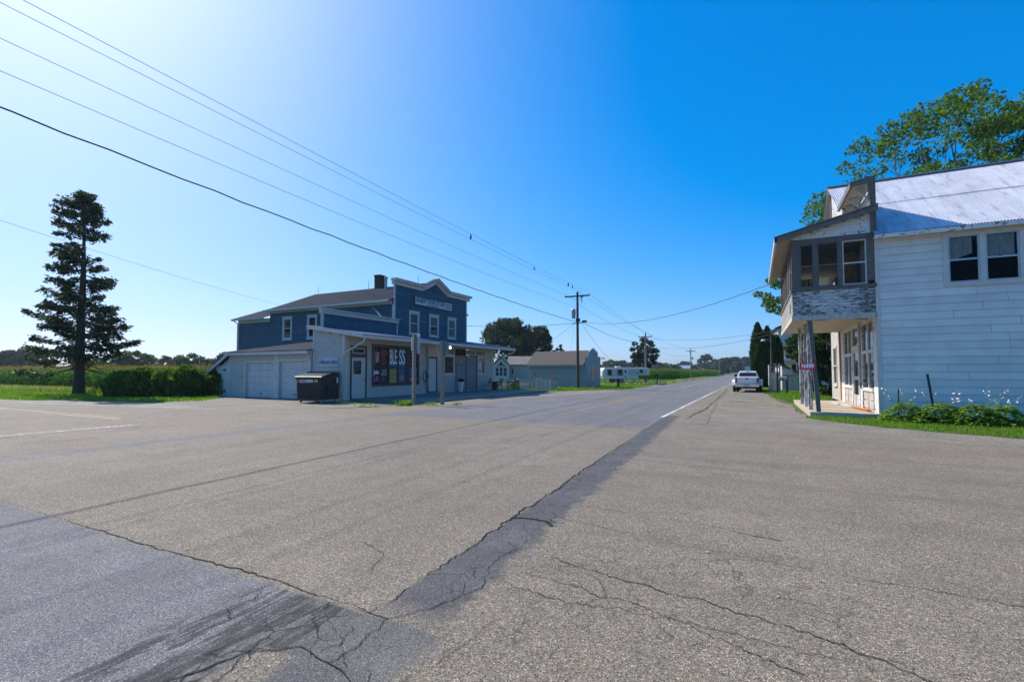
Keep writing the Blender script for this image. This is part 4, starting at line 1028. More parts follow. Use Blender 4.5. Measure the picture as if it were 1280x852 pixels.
# ---------------------------------------------------------------- foliage tools
def unit(n):
    v = nr.normal(size=(n,3)); return v/np.linalg.norm(v, axis=1)[:,None]
def leaf_quads(C, size, aspect=1.7, droop=0.0, dirs=None, jit=.35):
    """one folded leaf-sized quad per centre"""
    n = len(C); d = unit(n) if dirs is None else dirs
    if droop: d[:,2] -= droop; d /= np.linalg.norm(d, axis=1)[:,None]
    s = np.cross(d, unit(n)); s /= np.linalg.norm(s, axis=1)[:,None]+1e-9
    k = size*(1 + jit*nr.normal(size=n)).clip(.4,1.8)
    L = d*k[:,None]*aspect/2; W = s*k[:,None]/2
    up = np.cross(d, s)*k[:,None]*.12
    V = np.stack([C-L, C+W*.95+up, C+L, C-W*.95+up], 1).reshape(-1,3)
    return V, np.arange(4*n).reshape(n,4)
def clump_points(centres, radii, per, flat=.7, hollow=.35):
    P = []
    for (c, r, k) in zip(centres, radii, per):
        u = unit(k); rr = (hollow + (1-hollow)*nr.random(k)**.6)*r
        p = u*rr[:,None]; p[:,2] *= flat; P.append(np.asarray(c) + p)
    return np.concatenate(P)
def limb(mb, a, b, r0, r1, wig=.06, n=5, seg=6):
    a, b = Vector(a), Vector(b); L = (b-a).length; pts = []; rs = []
    for i in range(n+1):
        t = i/n; p = a.lerp(b, t)
        if 0 < i < n: p += Vector((rng.uniform(-1,1), rng.uniform(-1,1), rng.uniform(-.6,.6)))*L*wig
        pts.append(p); rs.append(r0 + (r1-r0)*t)
    mb.tube(pts, rs, seg); return pts
def broad_tree(name, label, loc, h, rad, trunk_h, nleaf, leaf, mat, bark='bark', group=None, crown_base=None, nlimb=9, tw=None, spread=1.0, seed=0, lumpy=.35, cat='tree', nclump=None, cs=1.0):
    """limbs fork out from the trunk and carry leaf clumps inside an uneven crown envelope"""
    global nr, rng
    nr = np.random.default_rng(seed+100); rng = random.Random(seed+50)
    root = thing(name, label, cat, loc, 0, group)
    cb = crown_base if crown_base is not None else trunk_h
    tb = MB(); tw = tw or h*.022
    top = Vector((rng.uniform(-.2,.2), rng.uniform(-.2,.2), cb + (h-cb)*.55))
    trunk = limb(tb, (0,0,-.1), top, tw, tw*.35, .012, 6, 8)
    cz = (cb+h)/2; hz = (h-cb)/2; cl = []; rd = []
    nc = nclump or int(36 + nlimb*5)
    ph = [rng.random()*6.28 for _ in range(4)]
    for i in range(nc):
        a = rng.random()*2*PI; u = rng.uniform(-1, 1)
        env = math.sqrt(max(.05, 1 - u*u*.92)) * (1 - .18*u)
        env *= 1 + lumpy*(.5*math.sin(2*a+ph[0]+2*u) + .5*math.sin(3*a+ph[1]-3*u))
        q = rng.random()**.45
        r_ = rad*spread*env*q
        cl.append((r_*math.cos(a), r_*math.sin(a), cz + u*hz*.93)); rd.append(rad*rng.uniform(.12,.26)*cs)
    for k in range(nlimb):
        c = cl[rng.randrange(nc)]; t = rng.uniform(.35,.95)
        s_ = Vector((0,0,-.1)).lerp(top, max(t, min(.95, cb*.8/top.z)))
        e = Vector(c); pts = limb(tb, s_, e, tw*.4, tw*.07, .06, 5, 5)
        for j in range(2):
            c2 = min((cl[rng.randrange(nc)] for _ in range(12)), key=lambda q: (Vector(q)-e).length)
            limb(tb, pts[3], c2, tw*.16, tw*.04, .06, 3, 4)
    tb.build('trunk', M[bark], root, smooth=True)
    wts = np.array(rd)**2; per = np.maximum(6, (nleaf*wts/wts.sum()).astype(int))
    P = clump_points(cl, rd, per, .75); V, F = leaf_quads(P, leaf, 1.5, .25)
    npmesh('crown', V, F, M[mat], root)
    return root

# ---------------------------------------------------------------- trees
big = [((10.7,38.5,0), 18.2, 8.4, 6.0, 40000, .115, 'tall leafy tree behind the metal roof, the one with its trunk fork showing', 3, 5.5),
       ((16.4,41.8,0), 19.6, 5.6, 6.0, 26000, .115, 'tall leafy tree behind the metal roof at the right edge', 4, 5.0),
       ((5.0,40.5,0), 12.6, 4.3, 2.0, 20000, .12, 'leafy tree showing just left of the white gable and behind the porch', 5, 4.2)]
for loc, h, r_, th, nl, ls, lab, sd, cb in big:
    broad_tree('shade_tree', lab, loc, h, r_, th, nl, ls, 'leaf_oak', group='shade trees behind the weathered building', crown_base=cb, nlimb=34, seed=sd, lumpy=.22, nclump=230, cs=.46, tw=.20 if h > 15 else .14)
broad_tree('bushy_tree', 'dense low tree filling the gap behind the porch posts', (4.3,37.0,0), 6.2, 2.3, .6, 13000, .14, 'leaf_dark', crown_base=.2, seed=9, nlimb=10, nclump=90)
broad_tree('bushy_tree', 'drooping leafy tree beside the grey house and mailboxes', (4.5,47.0,0), 7.4, 1.6, 1.0, 11000, .14, 'leaf_oak', crown_base=1.4, seed=10, nlimb=10, nclump=80)
broad_tree('yard_tree', 'large dark round tree behind the tan gabled house', (-43.6,84.5,0), 12.2, 5.6, 2, 22000, .26, 'leaf_dark', 'bark_dark', crown_base=.8, seed=11, nlimb=12, nclump=150, lumpy=.14, cs=1.1)
broad_tree('yard_tree', 'smaller dark pointed tree right of the large round one behind the tan house', (-38.4,87.5,0), 10.4, 3.6, 2, 12000, .26, 'leaf_dark', 'bark_dark', crown_base=.6, seed=12, nlimb=10, nclump=100, spread=.9, lumpy=.14, cs=1.1)
broad_tree('yard_tree', 'medium round tree behind the second utility pole by the camper', (-20.6,101.5,0), 8.6, 2.9, 2, 8000, .22, 'leaf_dark', crown_base=2.2, seed=13, nlimb=9, nclump=90, lumpy=.18, cs=1.0)
broad_tree('spruce_tip', 'little spruce top poking over the blue grey shed roof', (-36.2,94,0), 7.3, 1.1, 2, 700, .35, 'leaf_dark', crown_base=1.5, seed=14, nlimb=3, nclump=20)
# old spruce at the left
def spruce(loc, h):
    global nr, rng
    nr = np.random.default_rng(77); rng = random.Random(78)
    root = thing('spruce_tree', 'tall ragged old spruce standing alone before the cornfield', 'tree', loc)
    tb = MB(); tb.tube([(0,0,-.1),(.02,0,1),(-.05,0,4),(.03,.02,8),(0,0,11),(0,0,h)], [.40,.31,.27,.18,.09,.02], 9)
    tb.build('trunk', M['bark_dark'], root, smooth=True)
    bb = MB(); C = []; Dr = []
    def half(z, a):
        t = z/h; base = 3.5*(1-t)**.55 if t > .2 else 3.3
        base = min(base, 3.6)
        lft = math.cos(a)
        if .62 < t < .80 and lft < 0: base *= .86
        if t > .80: base = 1.85 - 3.0*(t-.80)*2.5 + (.45 if lft < -.2 and t < .93 else 0)
        if t > .92: base = min(base, .25 + (1-t)*13)
        return max(.28, base)
    z = 1.9
    while z < h-.15:
        for k in range(rng.choice((4,5,6))):
            a = rng.random()*2*PI; L = half(z, a-R(27))*rng.uniform(.42,1.2)
            if rng.random() < .18: continue
            d = Vector((math.cos(a), math.sin(a), 0)); dz = -.16*L if z < h*.75 else .12*L
            p0 = Vector((0,0,z)); p1 = p0 + d*L*.55 + Vector((0,0,dz)); p2 = p0 + d*L + Vector((0,0,dz + .10*L))
            bb.tube([p0, p1, p2], [.045*(.4+L/4), .025, .008], 4, False)
            if z < 3.0 and rng.random() < .45: continue
            n = int(23*L)
            for j in range(n):
                t = rng.uniform(.28, 1.02)**.8; p = p0.lerp(p1, t/.55) if t < .55 else p1.lerp(p2, (t-.55)/.45)
                sp_ = .07 + .22*min(1, 1.25-t)*min(1.4, L/2); side_ = d.cross(Vector((0,0,1)))
                q = p + side_*rng.gauss(0, sp_) + Vector((0,0,rng.gauss(-.07,.08)))
                for _ in range(4):
                    C.append(q + Vector((rng.gauss(0,.09), rng.gauss(0,.09), rng.gauss(0,.07)))); Dr.append((d + Vector((rng.gauss(0,.6), rng.gauss(0,.6), rng.gauss(-.15,.5)))).normalized())
        z += rng.uniform(.20,.37) if z < h-1.5 else .12
    bb.build('branches', M['bark_dark'], root)
    V, F = leaf_quads(np.array([tuple(c) for c in C]), .095, 2.4, dirs=np.array([tuple(d) for d in Dr]))
    npmesh('crown', V, F, M['needle'], root)
    return root
spruce((-42.5,16.4,-.03), 14.45)
# clipped cedar columns beside the parked truck
def cedar(loc, h, r_, lab, sd):
    global nr, rng
    nr = np.random.default_rng(sd); rng = random.Random(sd)
    root = thing('cedar_column', lab, 'tree', loc, 0, 'columnar cedars')
    tb = MB(); tb.tube([(0,0,-.1),(0,0,h*.8)], [.14,.03], 7); tb.build('trunk', M['bark'], root)
    n = 5200; z = nr.random(n)**.9*h; a = nr.random(n)*2*PI
    env = np.where(z/h < .12, .75+2*z/h, 1.0)*np.where(z/h > .72, np.clip(1-((z/h-.72)/.29)**1.4, .03, 1), 1)
    env *= 1 + .14*np.sin(3*a+z*1.4) + .10*np.sin(5*a-z*2.3)
    rr = r_*env*(.72+.33*nr.random(n)); P = np.stack([rr*np.cos(a), rr*np.sin(a), z], 1)
    d = np.stack([np.cos(a)*.5, np.sin(a)*.5, np.ones(n)], 1) + .35*nr.normal(size=(n,3)); d /= np.linalg.norm(d, axis=1)[:,None]
    V, F = leaf_quads(P, .17, 2.0, dirs=d); npmesh('crown', V, F, M['leaf_arb'], root)
cedar((.25,57.0,0), 6.7, .62, 'tallest dark cedar column, the left one next to the road', 21)
cedar((1.15,57.6,0), 6.3, .62, 'middle dark cedar column of the three behind the truck', 22)
cedar((2.0,58.2,0), 5.4, .60, 'shortest cedar column, behind the lamp pole', 23)

# ---------------------------------------------------------------- hedges, corn, grass
def hedge(name, label, loc, pts, group=None, mat='leaf_hedge', upright=.9, leaf=.11, asp=3.0):
    """pts: (x, y, rx, ry, h, n) mounds around loc"""
    root = thing(name, label, 'shrub', loc, 0, group); VV = []; FF = []; off = 0; st = MB()
    for x, y, rx, ry, h, n in pts:
        a = nr.random(n)*2*PI; q = nr.random(n)**.35; z = nr.random(n)**.75*h
        env = np.sqrt(np.clip(1-(z/h)**3.2, .04, 1))*(.82+.18*np.minimum(1, z/.5))
        P = np.stack([x+rx*q*env*np.cos(a), y+ry*q*env*np.sin(a), z+.05*nr.normal(size=n)], 1)
        d = np.stack([.4*np.cos(a), .4*np.sin(a), np.full(n, upright)], 1) + .38*nr.normal(size=(n,3)); d /= np.linalg.norm(d, axis=1)[:,None]
        V, F = leaf_quads(P, leaf, asp, dirs=d); VV.append(V); FF.append(F+off); off += len(V)
        for k in range(7):
            t = rng.random()*6.28; st.tube([(x+rx*.15*math.cos(t), y+ry*.15*math.sin(t), -.05), (x+rx*.5*math.cos(t), y+ry*.5*math.sin(t), h*.8)], [.025,.01], 4)
    st.build('stem', M['bark'], root)
    npmesh('foliage', np.concatenate(VV), np.concatenate(FF), M[mat], root)
    return root
hedge('hedge_bush', 'long dense spiky green hedge between the spruce and the garage', (-34.5,16.9,0), [(-1.6,-.7,1.25,1.1,1.48,3200),(-.2,-.2,1.2,1.1,1.72,3600),(1.1,.4,1.2,1.1,1.64,3500),(2.3,.9,1.1,1.1,1.84,3600)])
hedge('hedge_bush', 'short rounded bush touching the garage lean-to', (-31.7,19.3,0), [(-.3,-.9,.95,.9,1.5,3000),(.5,.2,.8,.9,1.6,2600)], leaf=.10, asp=2.2, upright=.6)
def corn(name, label, regions, sheet_poly, hgt=2.0):
    VV = []; FF = []; TV = []; TF = []; o1 = o2 = 0
    for P, full in regions:
        n = len(P); h = hgt*(1+.06*nr.normal(size=n))
        k = 9 if full else 3
        base = np.repeat(P, k, 0); hh = np.repeat(h, k)
        z = hh*(nr.random(n*k)*.78+.14) if full else hh*(.80+.16*nr.random(n*k))
        a = nr.random(n*k)*2*PI; L = .62*(1-.35*z/hh)*(.7+.5*nr.random(n*k)); w_ = .075
        d = np.stack([np.cos(a), np.sin(a)], 1); s = np.stack([-np.sin(a), np.cos(a)], 1)*w_/2
        b0 = np.stack([base[:,0], base[:,1], z], 1)
        m = b0 + np.concatenate([d*(L*.5)[:,None], (.30*L)[:,None]], 1)
        e = b0 + np.concatenate([d*L[:,None], (-.05*L-.12*L*nr.random(n*k))[:,None]], 1)
        S3 = np.concatenate([s, np.zeros((n*k,1))], 1)
        V = np.stack([b0-S3*.6, b0+S3*.6, m-S3, m+S3, e-S3*.15, e+S3*.15], 1).reshape(-1,3)
        i = np.arange(n*k)*6; F = np.concatenate([np.stack([i,i+1,i+3,i+2],1), np.stack([i+2,i+3,i+5,i+4],1)])
        VV.append(V); FF.append(F+o1); o1 += len(V)
        if full:
            t = np.array([[-.018,0],[.018,0]]); q = np.zeros((n,4,3)); q[:,0,:2] = P-[.018,0]; q[:,1,:2] = P+[.018,0]; q[:,2,:2] = P+[.010,0]; q[:,3,:2] = P-[.010,0]; q[:,2,2] = h; q[:,3,2] = h
            VV.append(q.reshape(-1,3)); FF.append(np.arange(4*n).reshape(n,4)+o1); o1 += 4*n
        kt = 4 if full else 3
        b0 = np.repeat(np.stack([P[:,0], P[:,1], h-.06], 1), kt, 0); d = nr.normal(size=(n*kt,3))*[.45,.45,.2]+[0,0,1]; d /= np.linalg.norm(d, axis=1)[:,None]
        c = b0 + d*.13; V, F = leaf_quads(c, .035 if full else .06, 8 if full else 4.5, dirs=d); TV.append(V); TF.append(F+o2); o2 += len(V)
    npm = npmesh(name, np.concatenate(VV), np.concatenate(FF), M['leaf_corn']); tag(npm, label, 'crop', kind='stuff')
    t = npmesh('corn_tassels', np.concatenate(TV), np.concatenate(TF), M['tassel'], npm); t['kind'] = 'stuff'
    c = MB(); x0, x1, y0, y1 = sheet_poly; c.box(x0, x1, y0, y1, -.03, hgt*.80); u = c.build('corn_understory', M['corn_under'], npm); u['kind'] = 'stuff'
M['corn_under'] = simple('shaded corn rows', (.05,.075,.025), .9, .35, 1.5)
def rowpts(x0, x1, y0, n, sx, sy):
    P = []
    for r_ in range(n):
        xs = np.arange(x0, x1, sx); P.append(np.stack([xs+.06*nr.normal(size=len(xs)), y0+r_*sy+.06*nr.normal(size=len(xs))], 1))
    return np.concatenate(P)
def scatter(x0, x1, y0, y1, n): return np.stack([nr.uniform(x0,x1,n), y0+(y1-y0)*nr.random(n)**1.8], 1)
nr = np.random.default_rng(5); rng = random.Random(5)
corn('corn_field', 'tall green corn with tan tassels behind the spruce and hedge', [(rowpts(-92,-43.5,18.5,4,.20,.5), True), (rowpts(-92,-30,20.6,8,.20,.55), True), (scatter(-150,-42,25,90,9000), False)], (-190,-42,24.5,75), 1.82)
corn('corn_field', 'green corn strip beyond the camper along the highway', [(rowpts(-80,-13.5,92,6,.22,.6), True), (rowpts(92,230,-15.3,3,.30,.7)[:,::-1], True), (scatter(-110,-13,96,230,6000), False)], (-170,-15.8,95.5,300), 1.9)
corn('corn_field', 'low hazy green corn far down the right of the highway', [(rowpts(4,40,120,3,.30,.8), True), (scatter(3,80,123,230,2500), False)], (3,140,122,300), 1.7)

def blades(name, label, pts, h, mat, wdt=.012, lean=.5, per=3):
    n = len(pts)*per; P = np.repeat(pts, per, 0) + nr.normal(size=(n,2))*.035
    a = nr.random(n)*2*PI; hh = h*(.45+.8*nr.random(n)); d = np.stack([np.cos(a), np.sin(a)], 1); ln = lean*hh*nr.random(n)
    z0 = -.03; w_ = wdt*(.6+.8*nr.random(n))
    s = np.stack([-np.sin(a), np.cos(a)], 1)*w_[:,None]
    A = np.concatenate([P-s, np.full((n,1), z0)], 1); B = np.concatenate([P+s, np.full((n,1), z0)], 1)
    T = np.concatenate([P+d*ln[:,None], (z0+hh)[:,None]], 1); T2 = T.copy(); T[:,:2] -= s*.25; T2[:,:2] += s*.25
    V = np.stack([A,B,T2,T], 1).reshape(-1,3)
    return tag(npmesh(name, V, np.arange(4*n).reshape(n,4), M[mat]), label, 'grass', kind='stuff')
def inpoly(poly, n):
    xs = [p[0] for p in poly]; ys = [p[1] for p in poly]; out = []
    P = np.stack([nr.uniform(min(xs),max(xs),n*4), nr.uniform(min(ys),max(ys),n*4)], 1)
    ins = np.zeros(len(P), bool); j = len(poly)-1
    for i in range(len(poly)):
        xi, yi = poly[i]; xj, yj = poly[j]
        c = ((yi > P[:,1]) != (yj > P[:,1])) & (P[:,0] < (xj-xi)*(P[:,1]-yi)/(yj-yi+1e-9)+xi); ins ^= c; j = i
    return P[ins][:n]
def nz2(P, s): return np.sin(P[:,0]*s*1.7+1.3*np.sin(P[:,1]*s))*np.cos(P[:,1]*s*1.3+.7)
nr = np.random.default_rng(6)
lawnR = [(1.75,20.3),(1.6,19.9),(2.3,18.6),(3.3,17.5),(5.5,16.1),(8,15.6),(14,15.4),(14,20.4),(3.8,20.4),(3.7,20.3)]
blades('lawn_grass', 'mown lawn strip along the white building wall', inpoly(lawnR, 11000), .085, 'grass_blade', .008, .8, 3)
lawnM = [(1.55,28.6),(1.5,30),(1.1,33),(.8,38),(.5,43),(.4,50),(3,55),(8,52),(8,32),(3.7,32),(3.7,28.7)]
blades('lawn_grass', 'shaded lawn beside the mailboxes behind the porch', inpoly(lawnM, 7000), .12, 'grass_blade', .014, .8, 3)
lawnL = [(-80,11),(-60,11.2),(-42,11.3),(-36,12),(-34.7,12.9),(-31,13.3),(-27.5,14.3),(-26.8,15.6),(-28,17),(-29.6,18.6),(-32.4,19.0),(-33,15.9),(-37,14.6),(-40,17),(-60,18),(-80,18)]
blades('lawn_grass', 'bright lawn verge under the spruce and hedge', inpoly(lawnL, 11000), .13, 'grass_blade', .018, .7, 3)
ty = [(-70,16.9),(-70,18.2),(-44.5,18.3),(-44,17.3)]
blades('tall_grass', 'pale seeding grass in front of the corn', inpoly(ty, 1500), .42, 'grass_dry', .02, .5, 3)
blades('tall_grass', 'rank green weeds in front of the corn and spruce', inpoly([(-70,17.0),(-70,18.4),(-42,18.6),(-34,20.4),(-34,18.6),(-42,17.4)], 2200), .4, 'grass_blade', .02, .6, 3)
lawnS = [(-16,36.2),(-13.6,38.6),(-12.4,41.9),(-10.6,43),(-10.2,47),(-10.6,58),(-16,59),(-22,56),(-22,37.5)]
blades('lawn_grass', 'lawn around the blue grey shed', inpoly(lawnS, 7000), .15, 'grass_blade', .020, .7, 3)
blades('lawn_grass', 'grass in front of the camper and corn', inpoly([(-9.9,62),(-10.4,92),(-60,92),(-40,68),(-26,66)], 5000), .25, 'grass_blade', .04, .7, 2)
blades('lawn_grass', 'verge along the far highway', inpoly([(-12.8,92),(-10,62),(-10,140),(-12.8,140)], 1500), .3, 'grass_dry', .04, .7, 3)
P = inpoly([(-16.2,18.2),(-12.6,18.9),(-12.9,20.2),(-15.2,19.6)], 420); P = P[nz2(P, 2.2) > .25]
blades('weeds', 'weedy grass tufts at the foot of the sign posts', P, .11, 'grass_blade', .012, .9, 4)
blades('weeds', 'bright clump of weeds left of the sign posts', nr.normal(size=(60,2))*[.16,.12]+[-14.75,17.9], .26, 'grass_blade', .016, .8, 5)
P = inpoly([(-19,16.9),(-15.4,16.2),(-15.2,18.2),(-18.6,18.7)], 260); P = P[nz2(P, 3.1) > .25]
blades('weeds', 'sparse weeds in cracks of the store driveway', P, .10, 'grass_blade', .012, .9, 5)
P = inpoly([(-1.6,24),(1.2,24),(.6,41),(-1.6,41)], 2600); P = P[(np.abs(((P[:,1]*.37) % 1)-.5) < .07+.07*nz2(P, 1.1))]
blades('weeds', 'weeds growing across the broken shoulder behind the truck', P, .05, 'grass_blade', .012, .9, 4)
# a few clumps along the crossing joint
P = np.concatenate([nr.normal(size=(14,2))*[.04,.015]+c for c in ((-5.3,2.48),(-4.9,2.47),(-3.6,2.5))])
blades('weeds', 'tiny yellow green weeds in the pavement joint', P, .035, 'grass_blade', .005, .9, 4)

# hostas by the white wall
def hosta(loc, n, r_, lab):
    root = thing('hosta_plant', lab, 'plant', loc, 0, 'hostas along the white wall')
    VV = []; o = 0; FF = []
    for i in range(n):
        a = rng.random()*2*PI; q = rng.random()**.6*r_; p = np.array([q*math.cos(a), q*.7*math.sin(a), -.0+.10+.50*(1-(q/r_)**1.6)*rng.uniform(.75,1.1)])
        t = np.array([math.cos(a), math.sin(a), rng.uniform(-.5,.35)]); t /= np.linalg.norm(t); s = np.cross(t, [0,0,1]); s /= np.linalg.norm(s); L = rng.uniform(.13,.21); w_ = L*.42; up = np.cross(s, t)
        VV.append(np.array([p, p+t*L*.45+s*w_*.9+up*.02, p+t*L*.5-up*.0, p+t*L*.45-s*w_*.9+up*.02, p+t*L])); FF += [(o,o+1,o+2,o+2),(o,o+2,o+3,o+3),(o+1,o+4,o+2,o+2),(o+2,o+4,o+3,o+3)]; o += 5
    me = bpy.data.meshes.new('foliage'); me.from_pydata([tuple(x) for v in VV for x in v], [], [tuple(dict.fromkeys(f)) for f in FF]); link('foliage', me, M['hosta'], root)
    st = MB(); C = []
    for i in range(6):
        a = rng.random()*6.28; x, y = .3*math.cos(a), .2*math.sin(a); e = (x*2.2+rng.uniform(-.25,.25), y*1.4-.1, rng.uniform(.75,1.25)); m_ = (x*1.2, y, .65)
        st.tube([(x,y,.2), m_, e], [.006,.005,.003], 4)
        for k in range(8):
            t = rng.uniform(.3,1); C.append([m_[j]+(e[j]-m_[j])*t+rng.uniform(-.03,.03) for j in range(3)])
    st.build('flower_stem', M['hosta'], root)
    V, F = leaf_quads(np.array(C), .035, 1.5); npmesh('flower', V, F, M['petal'], root)
for (x, y, n, r_, lab) in ((4.3,19.6,330,.66,'hosta clump next to the porch corner'),(5.05,19.35,420,.74,'leafy hosta clump left of the black stake'),(5.8,19.2,420,.74,'leafy hosta clump right of the black stake'),(6.5,19.2,330,.62,'hosta clump at the right end of the bed'),(8.3,19.6,120,.4,'small hosta at the right edge of the wall')):
    hosta((x,y,-.02), n, r_, lab)

# ---------------------------------------------------------------- far trees on the horizon: three kinds, copied
far = {}
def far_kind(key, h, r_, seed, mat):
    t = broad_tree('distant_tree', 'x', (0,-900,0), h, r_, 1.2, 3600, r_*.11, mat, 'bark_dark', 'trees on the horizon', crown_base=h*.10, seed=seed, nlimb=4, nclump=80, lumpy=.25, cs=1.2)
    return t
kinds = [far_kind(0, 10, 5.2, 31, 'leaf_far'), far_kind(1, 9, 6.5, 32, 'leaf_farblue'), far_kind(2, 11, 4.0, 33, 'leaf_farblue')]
used = [False]*3
def place_far(k, x, y, s, rz, lab, sx=1):
    o = kinds[k]
    if used[k]: o = copy_tree(o)
    used[k] = True
    o.location = (x, y, -.05); o.scale = (s*sx, s*sx, s); o.rotation_euler = (0,0,rz); o['label'] = lab
left_px = [(8,1,150,1,.93,'bluish tree at the far left edge beyond the corn'),(34,1,152,1,.98,'broad bluish tree beyond the corn left of the spruce'),(-8,1,160,1,.5,'low bluish tree cut by the left edge'),(55,1,165,1,.42,'low bluish thicket tree between the left trees and the spruce'),
           (112,1,130,0,.66,'green tree beyond the corn seen through the spruce branches'),(134,1,132,0,.62,'green tree beyond the corn just right of the spruce'),(153,1,122,0,.70,'tall green tree right of the spruce beyond the hedge'),(171,1,126,0,.74,'leafy green tree standing over the hedge middle'),(189,1,150,0,.72,'lighter green tree over the right half of the hedge'),
           (207,1,140,2,.62,'slender open tree beyond the hedge'),(223,1,130,0,.64,'round green tree above the short bush'),(243,1,134,0,.70,'round green tree between bush and garage'),(262,1,138,0,.56,'green tree just left of the garage roof'),(284,1,140,1,.80,'dark tree touching the garage roof edge')]
from_px = [(748,1.0,330,1,.7,'bluish tree just right of the shed on the horizon'),(762,1.2,300,0,1.0,'rounded tree above the camper front'),(776,1,330,1,1.0,'tall bluish tree above the camper roof'),(790,1,340,1,.85,'bluish tree left of the second pole'),(826,1,320,1,.85,'bluish tree right of the second pole'),
           (838,1,260,0,.75,'dark bushy tree in the far corn right of the second pole'),(846,1,262,0,.70,'dark bushy tree left of the white farm roof'),(870,1,270,0,.72,'dark rounded tree right of the third pole'),(884,1,380,2,1.3,'tall tree at the fourth pole on the horizon'),(895,1,360,1,1.05,'bluish tree between the two far poles'),(906,1,350,1,1.15,'bluish tree right of the far double-arm pole'),
           (915,1,340,1,1.25,'broad bluish tree above the far highway'),(924,1,360,2,.9,'small bluish tree over the far road bend'),(934,1,330,1,1.25,'bluish tree right above the truck'),(941,1,350,2,1.2,'tall bluish tree left of the cedars'),(855,1,420,1,.9,'faint bluish tree behind the white farm roof'),(813,1,400,1,.9,'faint bluish tree under the wires by the second pole')]
yaw = R(26.9)
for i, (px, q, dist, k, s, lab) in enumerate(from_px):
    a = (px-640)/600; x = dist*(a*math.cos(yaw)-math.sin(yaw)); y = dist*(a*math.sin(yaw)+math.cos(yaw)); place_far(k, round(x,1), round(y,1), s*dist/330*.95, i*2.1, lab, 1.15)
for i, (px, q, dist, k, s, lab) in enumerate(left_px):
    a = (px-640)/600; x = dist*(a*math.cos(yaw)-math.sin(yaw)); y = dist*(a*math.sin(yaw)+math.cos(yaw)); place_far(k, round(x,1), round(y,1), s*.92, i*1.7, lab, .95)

# ---------------------------------------------------------------- things around the store
rng = random.Random(21); nr = np.random.default_rng(21)
t = thing('dumpster', 'black plastic dumpster with sloped lids beside the garage doors', 'dumpster', (-20.3,17.75,0), R(9)); t.scale = (.92,.82,1)
b = MB(); b.prism([(-.80,.16),(.80,.16),(.86,1.30),(.86,1.52),(-.86,1.30)], lambda p,q,s: (s,p,q), -.84, .84); b.build('bin', M['bin_black'], t, bevel=.03)
b = MB()
for i in range(8): b.box(-.70+.2*i-.045, -.70+.2*i+.045, -.85, -.79, .26, 1.02)
b.box(-.90,.90,-.88,-.80,1.20,1.30); b.box(-.90,-.84,-.8,.84,1.18,1.28); b.box(.84,.90,-.8,.84,1.18,1.28)
b.build('ribs', M['bin_black'], t)
for s in (-1,1):
    b = MB(); x0, x1 = (-.90,-.01) if s < 0 else (.01,.90)
    b.prism([(-.96,1.28),(-.90,1.30),(-.2,1.45),(.86,1.56),(.86,1.60),(-.2,1.50),(-.92,1.36),(-.97,1.32)], lambda p,q,k: (k,p,q), x0, x1)
    for i in range(5): b.box(x0+.1+.17*i, x0+.16+.17*i, .0, .8, 1.50+.0, 1.60)
    b.build('lid', M['lid'], t)
for s in (-1,1):
    b = MB(); b.box(s*.88-.05, s*.88+.05, -.35, .35, .62, .86); b.box(s*.90-.03,s*.90+.03,-.30,.30,.66,.82); b.build('fork_pocket', M['black'], t)
for x in (-.7,.7):
    for y in (-.62,.62):
        b = MB(); b.lathe([(.075,-.03),(.08,0),(.075,.03)], (x,y,.08), 10, 'x'); b.box(x-.05,x+.05,y-.05,y+.05,.10,.2); b.build('caster', M['galv_grey'], t)
b = MB(); b.box(-.62,.30,-.892,-.884,1.04,1.19); lb = b.build('label', M['sign_white'], t)
b = MB(); b.box(-.58,-.10,-.896,-.893,1.09,1.15); b.build('label_band', M['red_sign'], lb)
b = MB(); b.box(.40,.62,-.892,-.884,1.06,1.18); b.build('sticker', M['yellow'], t)
b = MB(); b.box(-.84,-.72,-.892,-.884,1.0,1.2); b.build('sticker', M['orange'], t)
b = MB(); b.box(.905,.91,.45,.62,1.0,1.28); b.build('sticker', M['sign_white'], t)

t = thing('sign_post', 'wooden post carrying a tall pale route panel seen from behind', 'sign', (-14.76,18.6,0), R(-20))
b = MB(); b.box(-.07,.07,-.07,.07,-.2,3.4); b.build('post', M['sign_post'], t)
b = MB(); b.box(-.40,.32,.075,.085,2.62,3.28); b.box(-.30,.36,.088,.096,2.45,3.42); b.build('panel', M['alu'], t)
t = thing('stop_sign', 'back of an octagonal stop sign on a grey wooden post', 'sign', (-13.62,19.35,0), R(-12))
b = MB(); b.box(-.07,.07,-.07,.07,-.2,3.12); b.build('post', M['sign_post'], t)
b = MB(); b.prism([(.41*math.cos(PI/8+k*PI/4), 2.74+.41*math.sin(PI/8+k*PI/4)) for k in range(8)], lambda p,q,s: (p,s,q), .075, .083); pl = b.build('plate', M['sign_back'], t)
b = MB(); b.prism([(.41*math.cos(PI/8+k*PI/4), 2.74+.41*math.sin(PI/8+k*PI/4)) for k in range(8)], lambda p,q,s: (p,s,q), .0835, .0855); b.build('red_face', M['red_sign'], pl)
lettering('STOP', .30, M['white_letter'], pl, face_m((0,.087,2.74), (-1,0,0), (0,0,1)), width=.62, bold=.01, ext=.001)
b = MB(); b.box(.04,.13,-.085,.06,2.27,2.36); b.build('reflector', M['gold'], t)
t = thing('hose_reel', 'black garden hose hung in a coil on the storefront wall', 'hose', (-19.9,26.2,0))
b = MB()
for k in range(4): b.tube([(.04+.012*k,(.20+.012*k)*math.cos(a*PI/10),1.25+(.33+.012*k)*math.sin(a*PI/10)) for a in range(21)], .018, 5, False)
b.tube([(.06,.05,.95),(.1,.12,.7),(.08,.28,.45),(.1,.2,.22),(.2,.05,.13)], .016, 5); b.build('coil', M['rubber'], t)
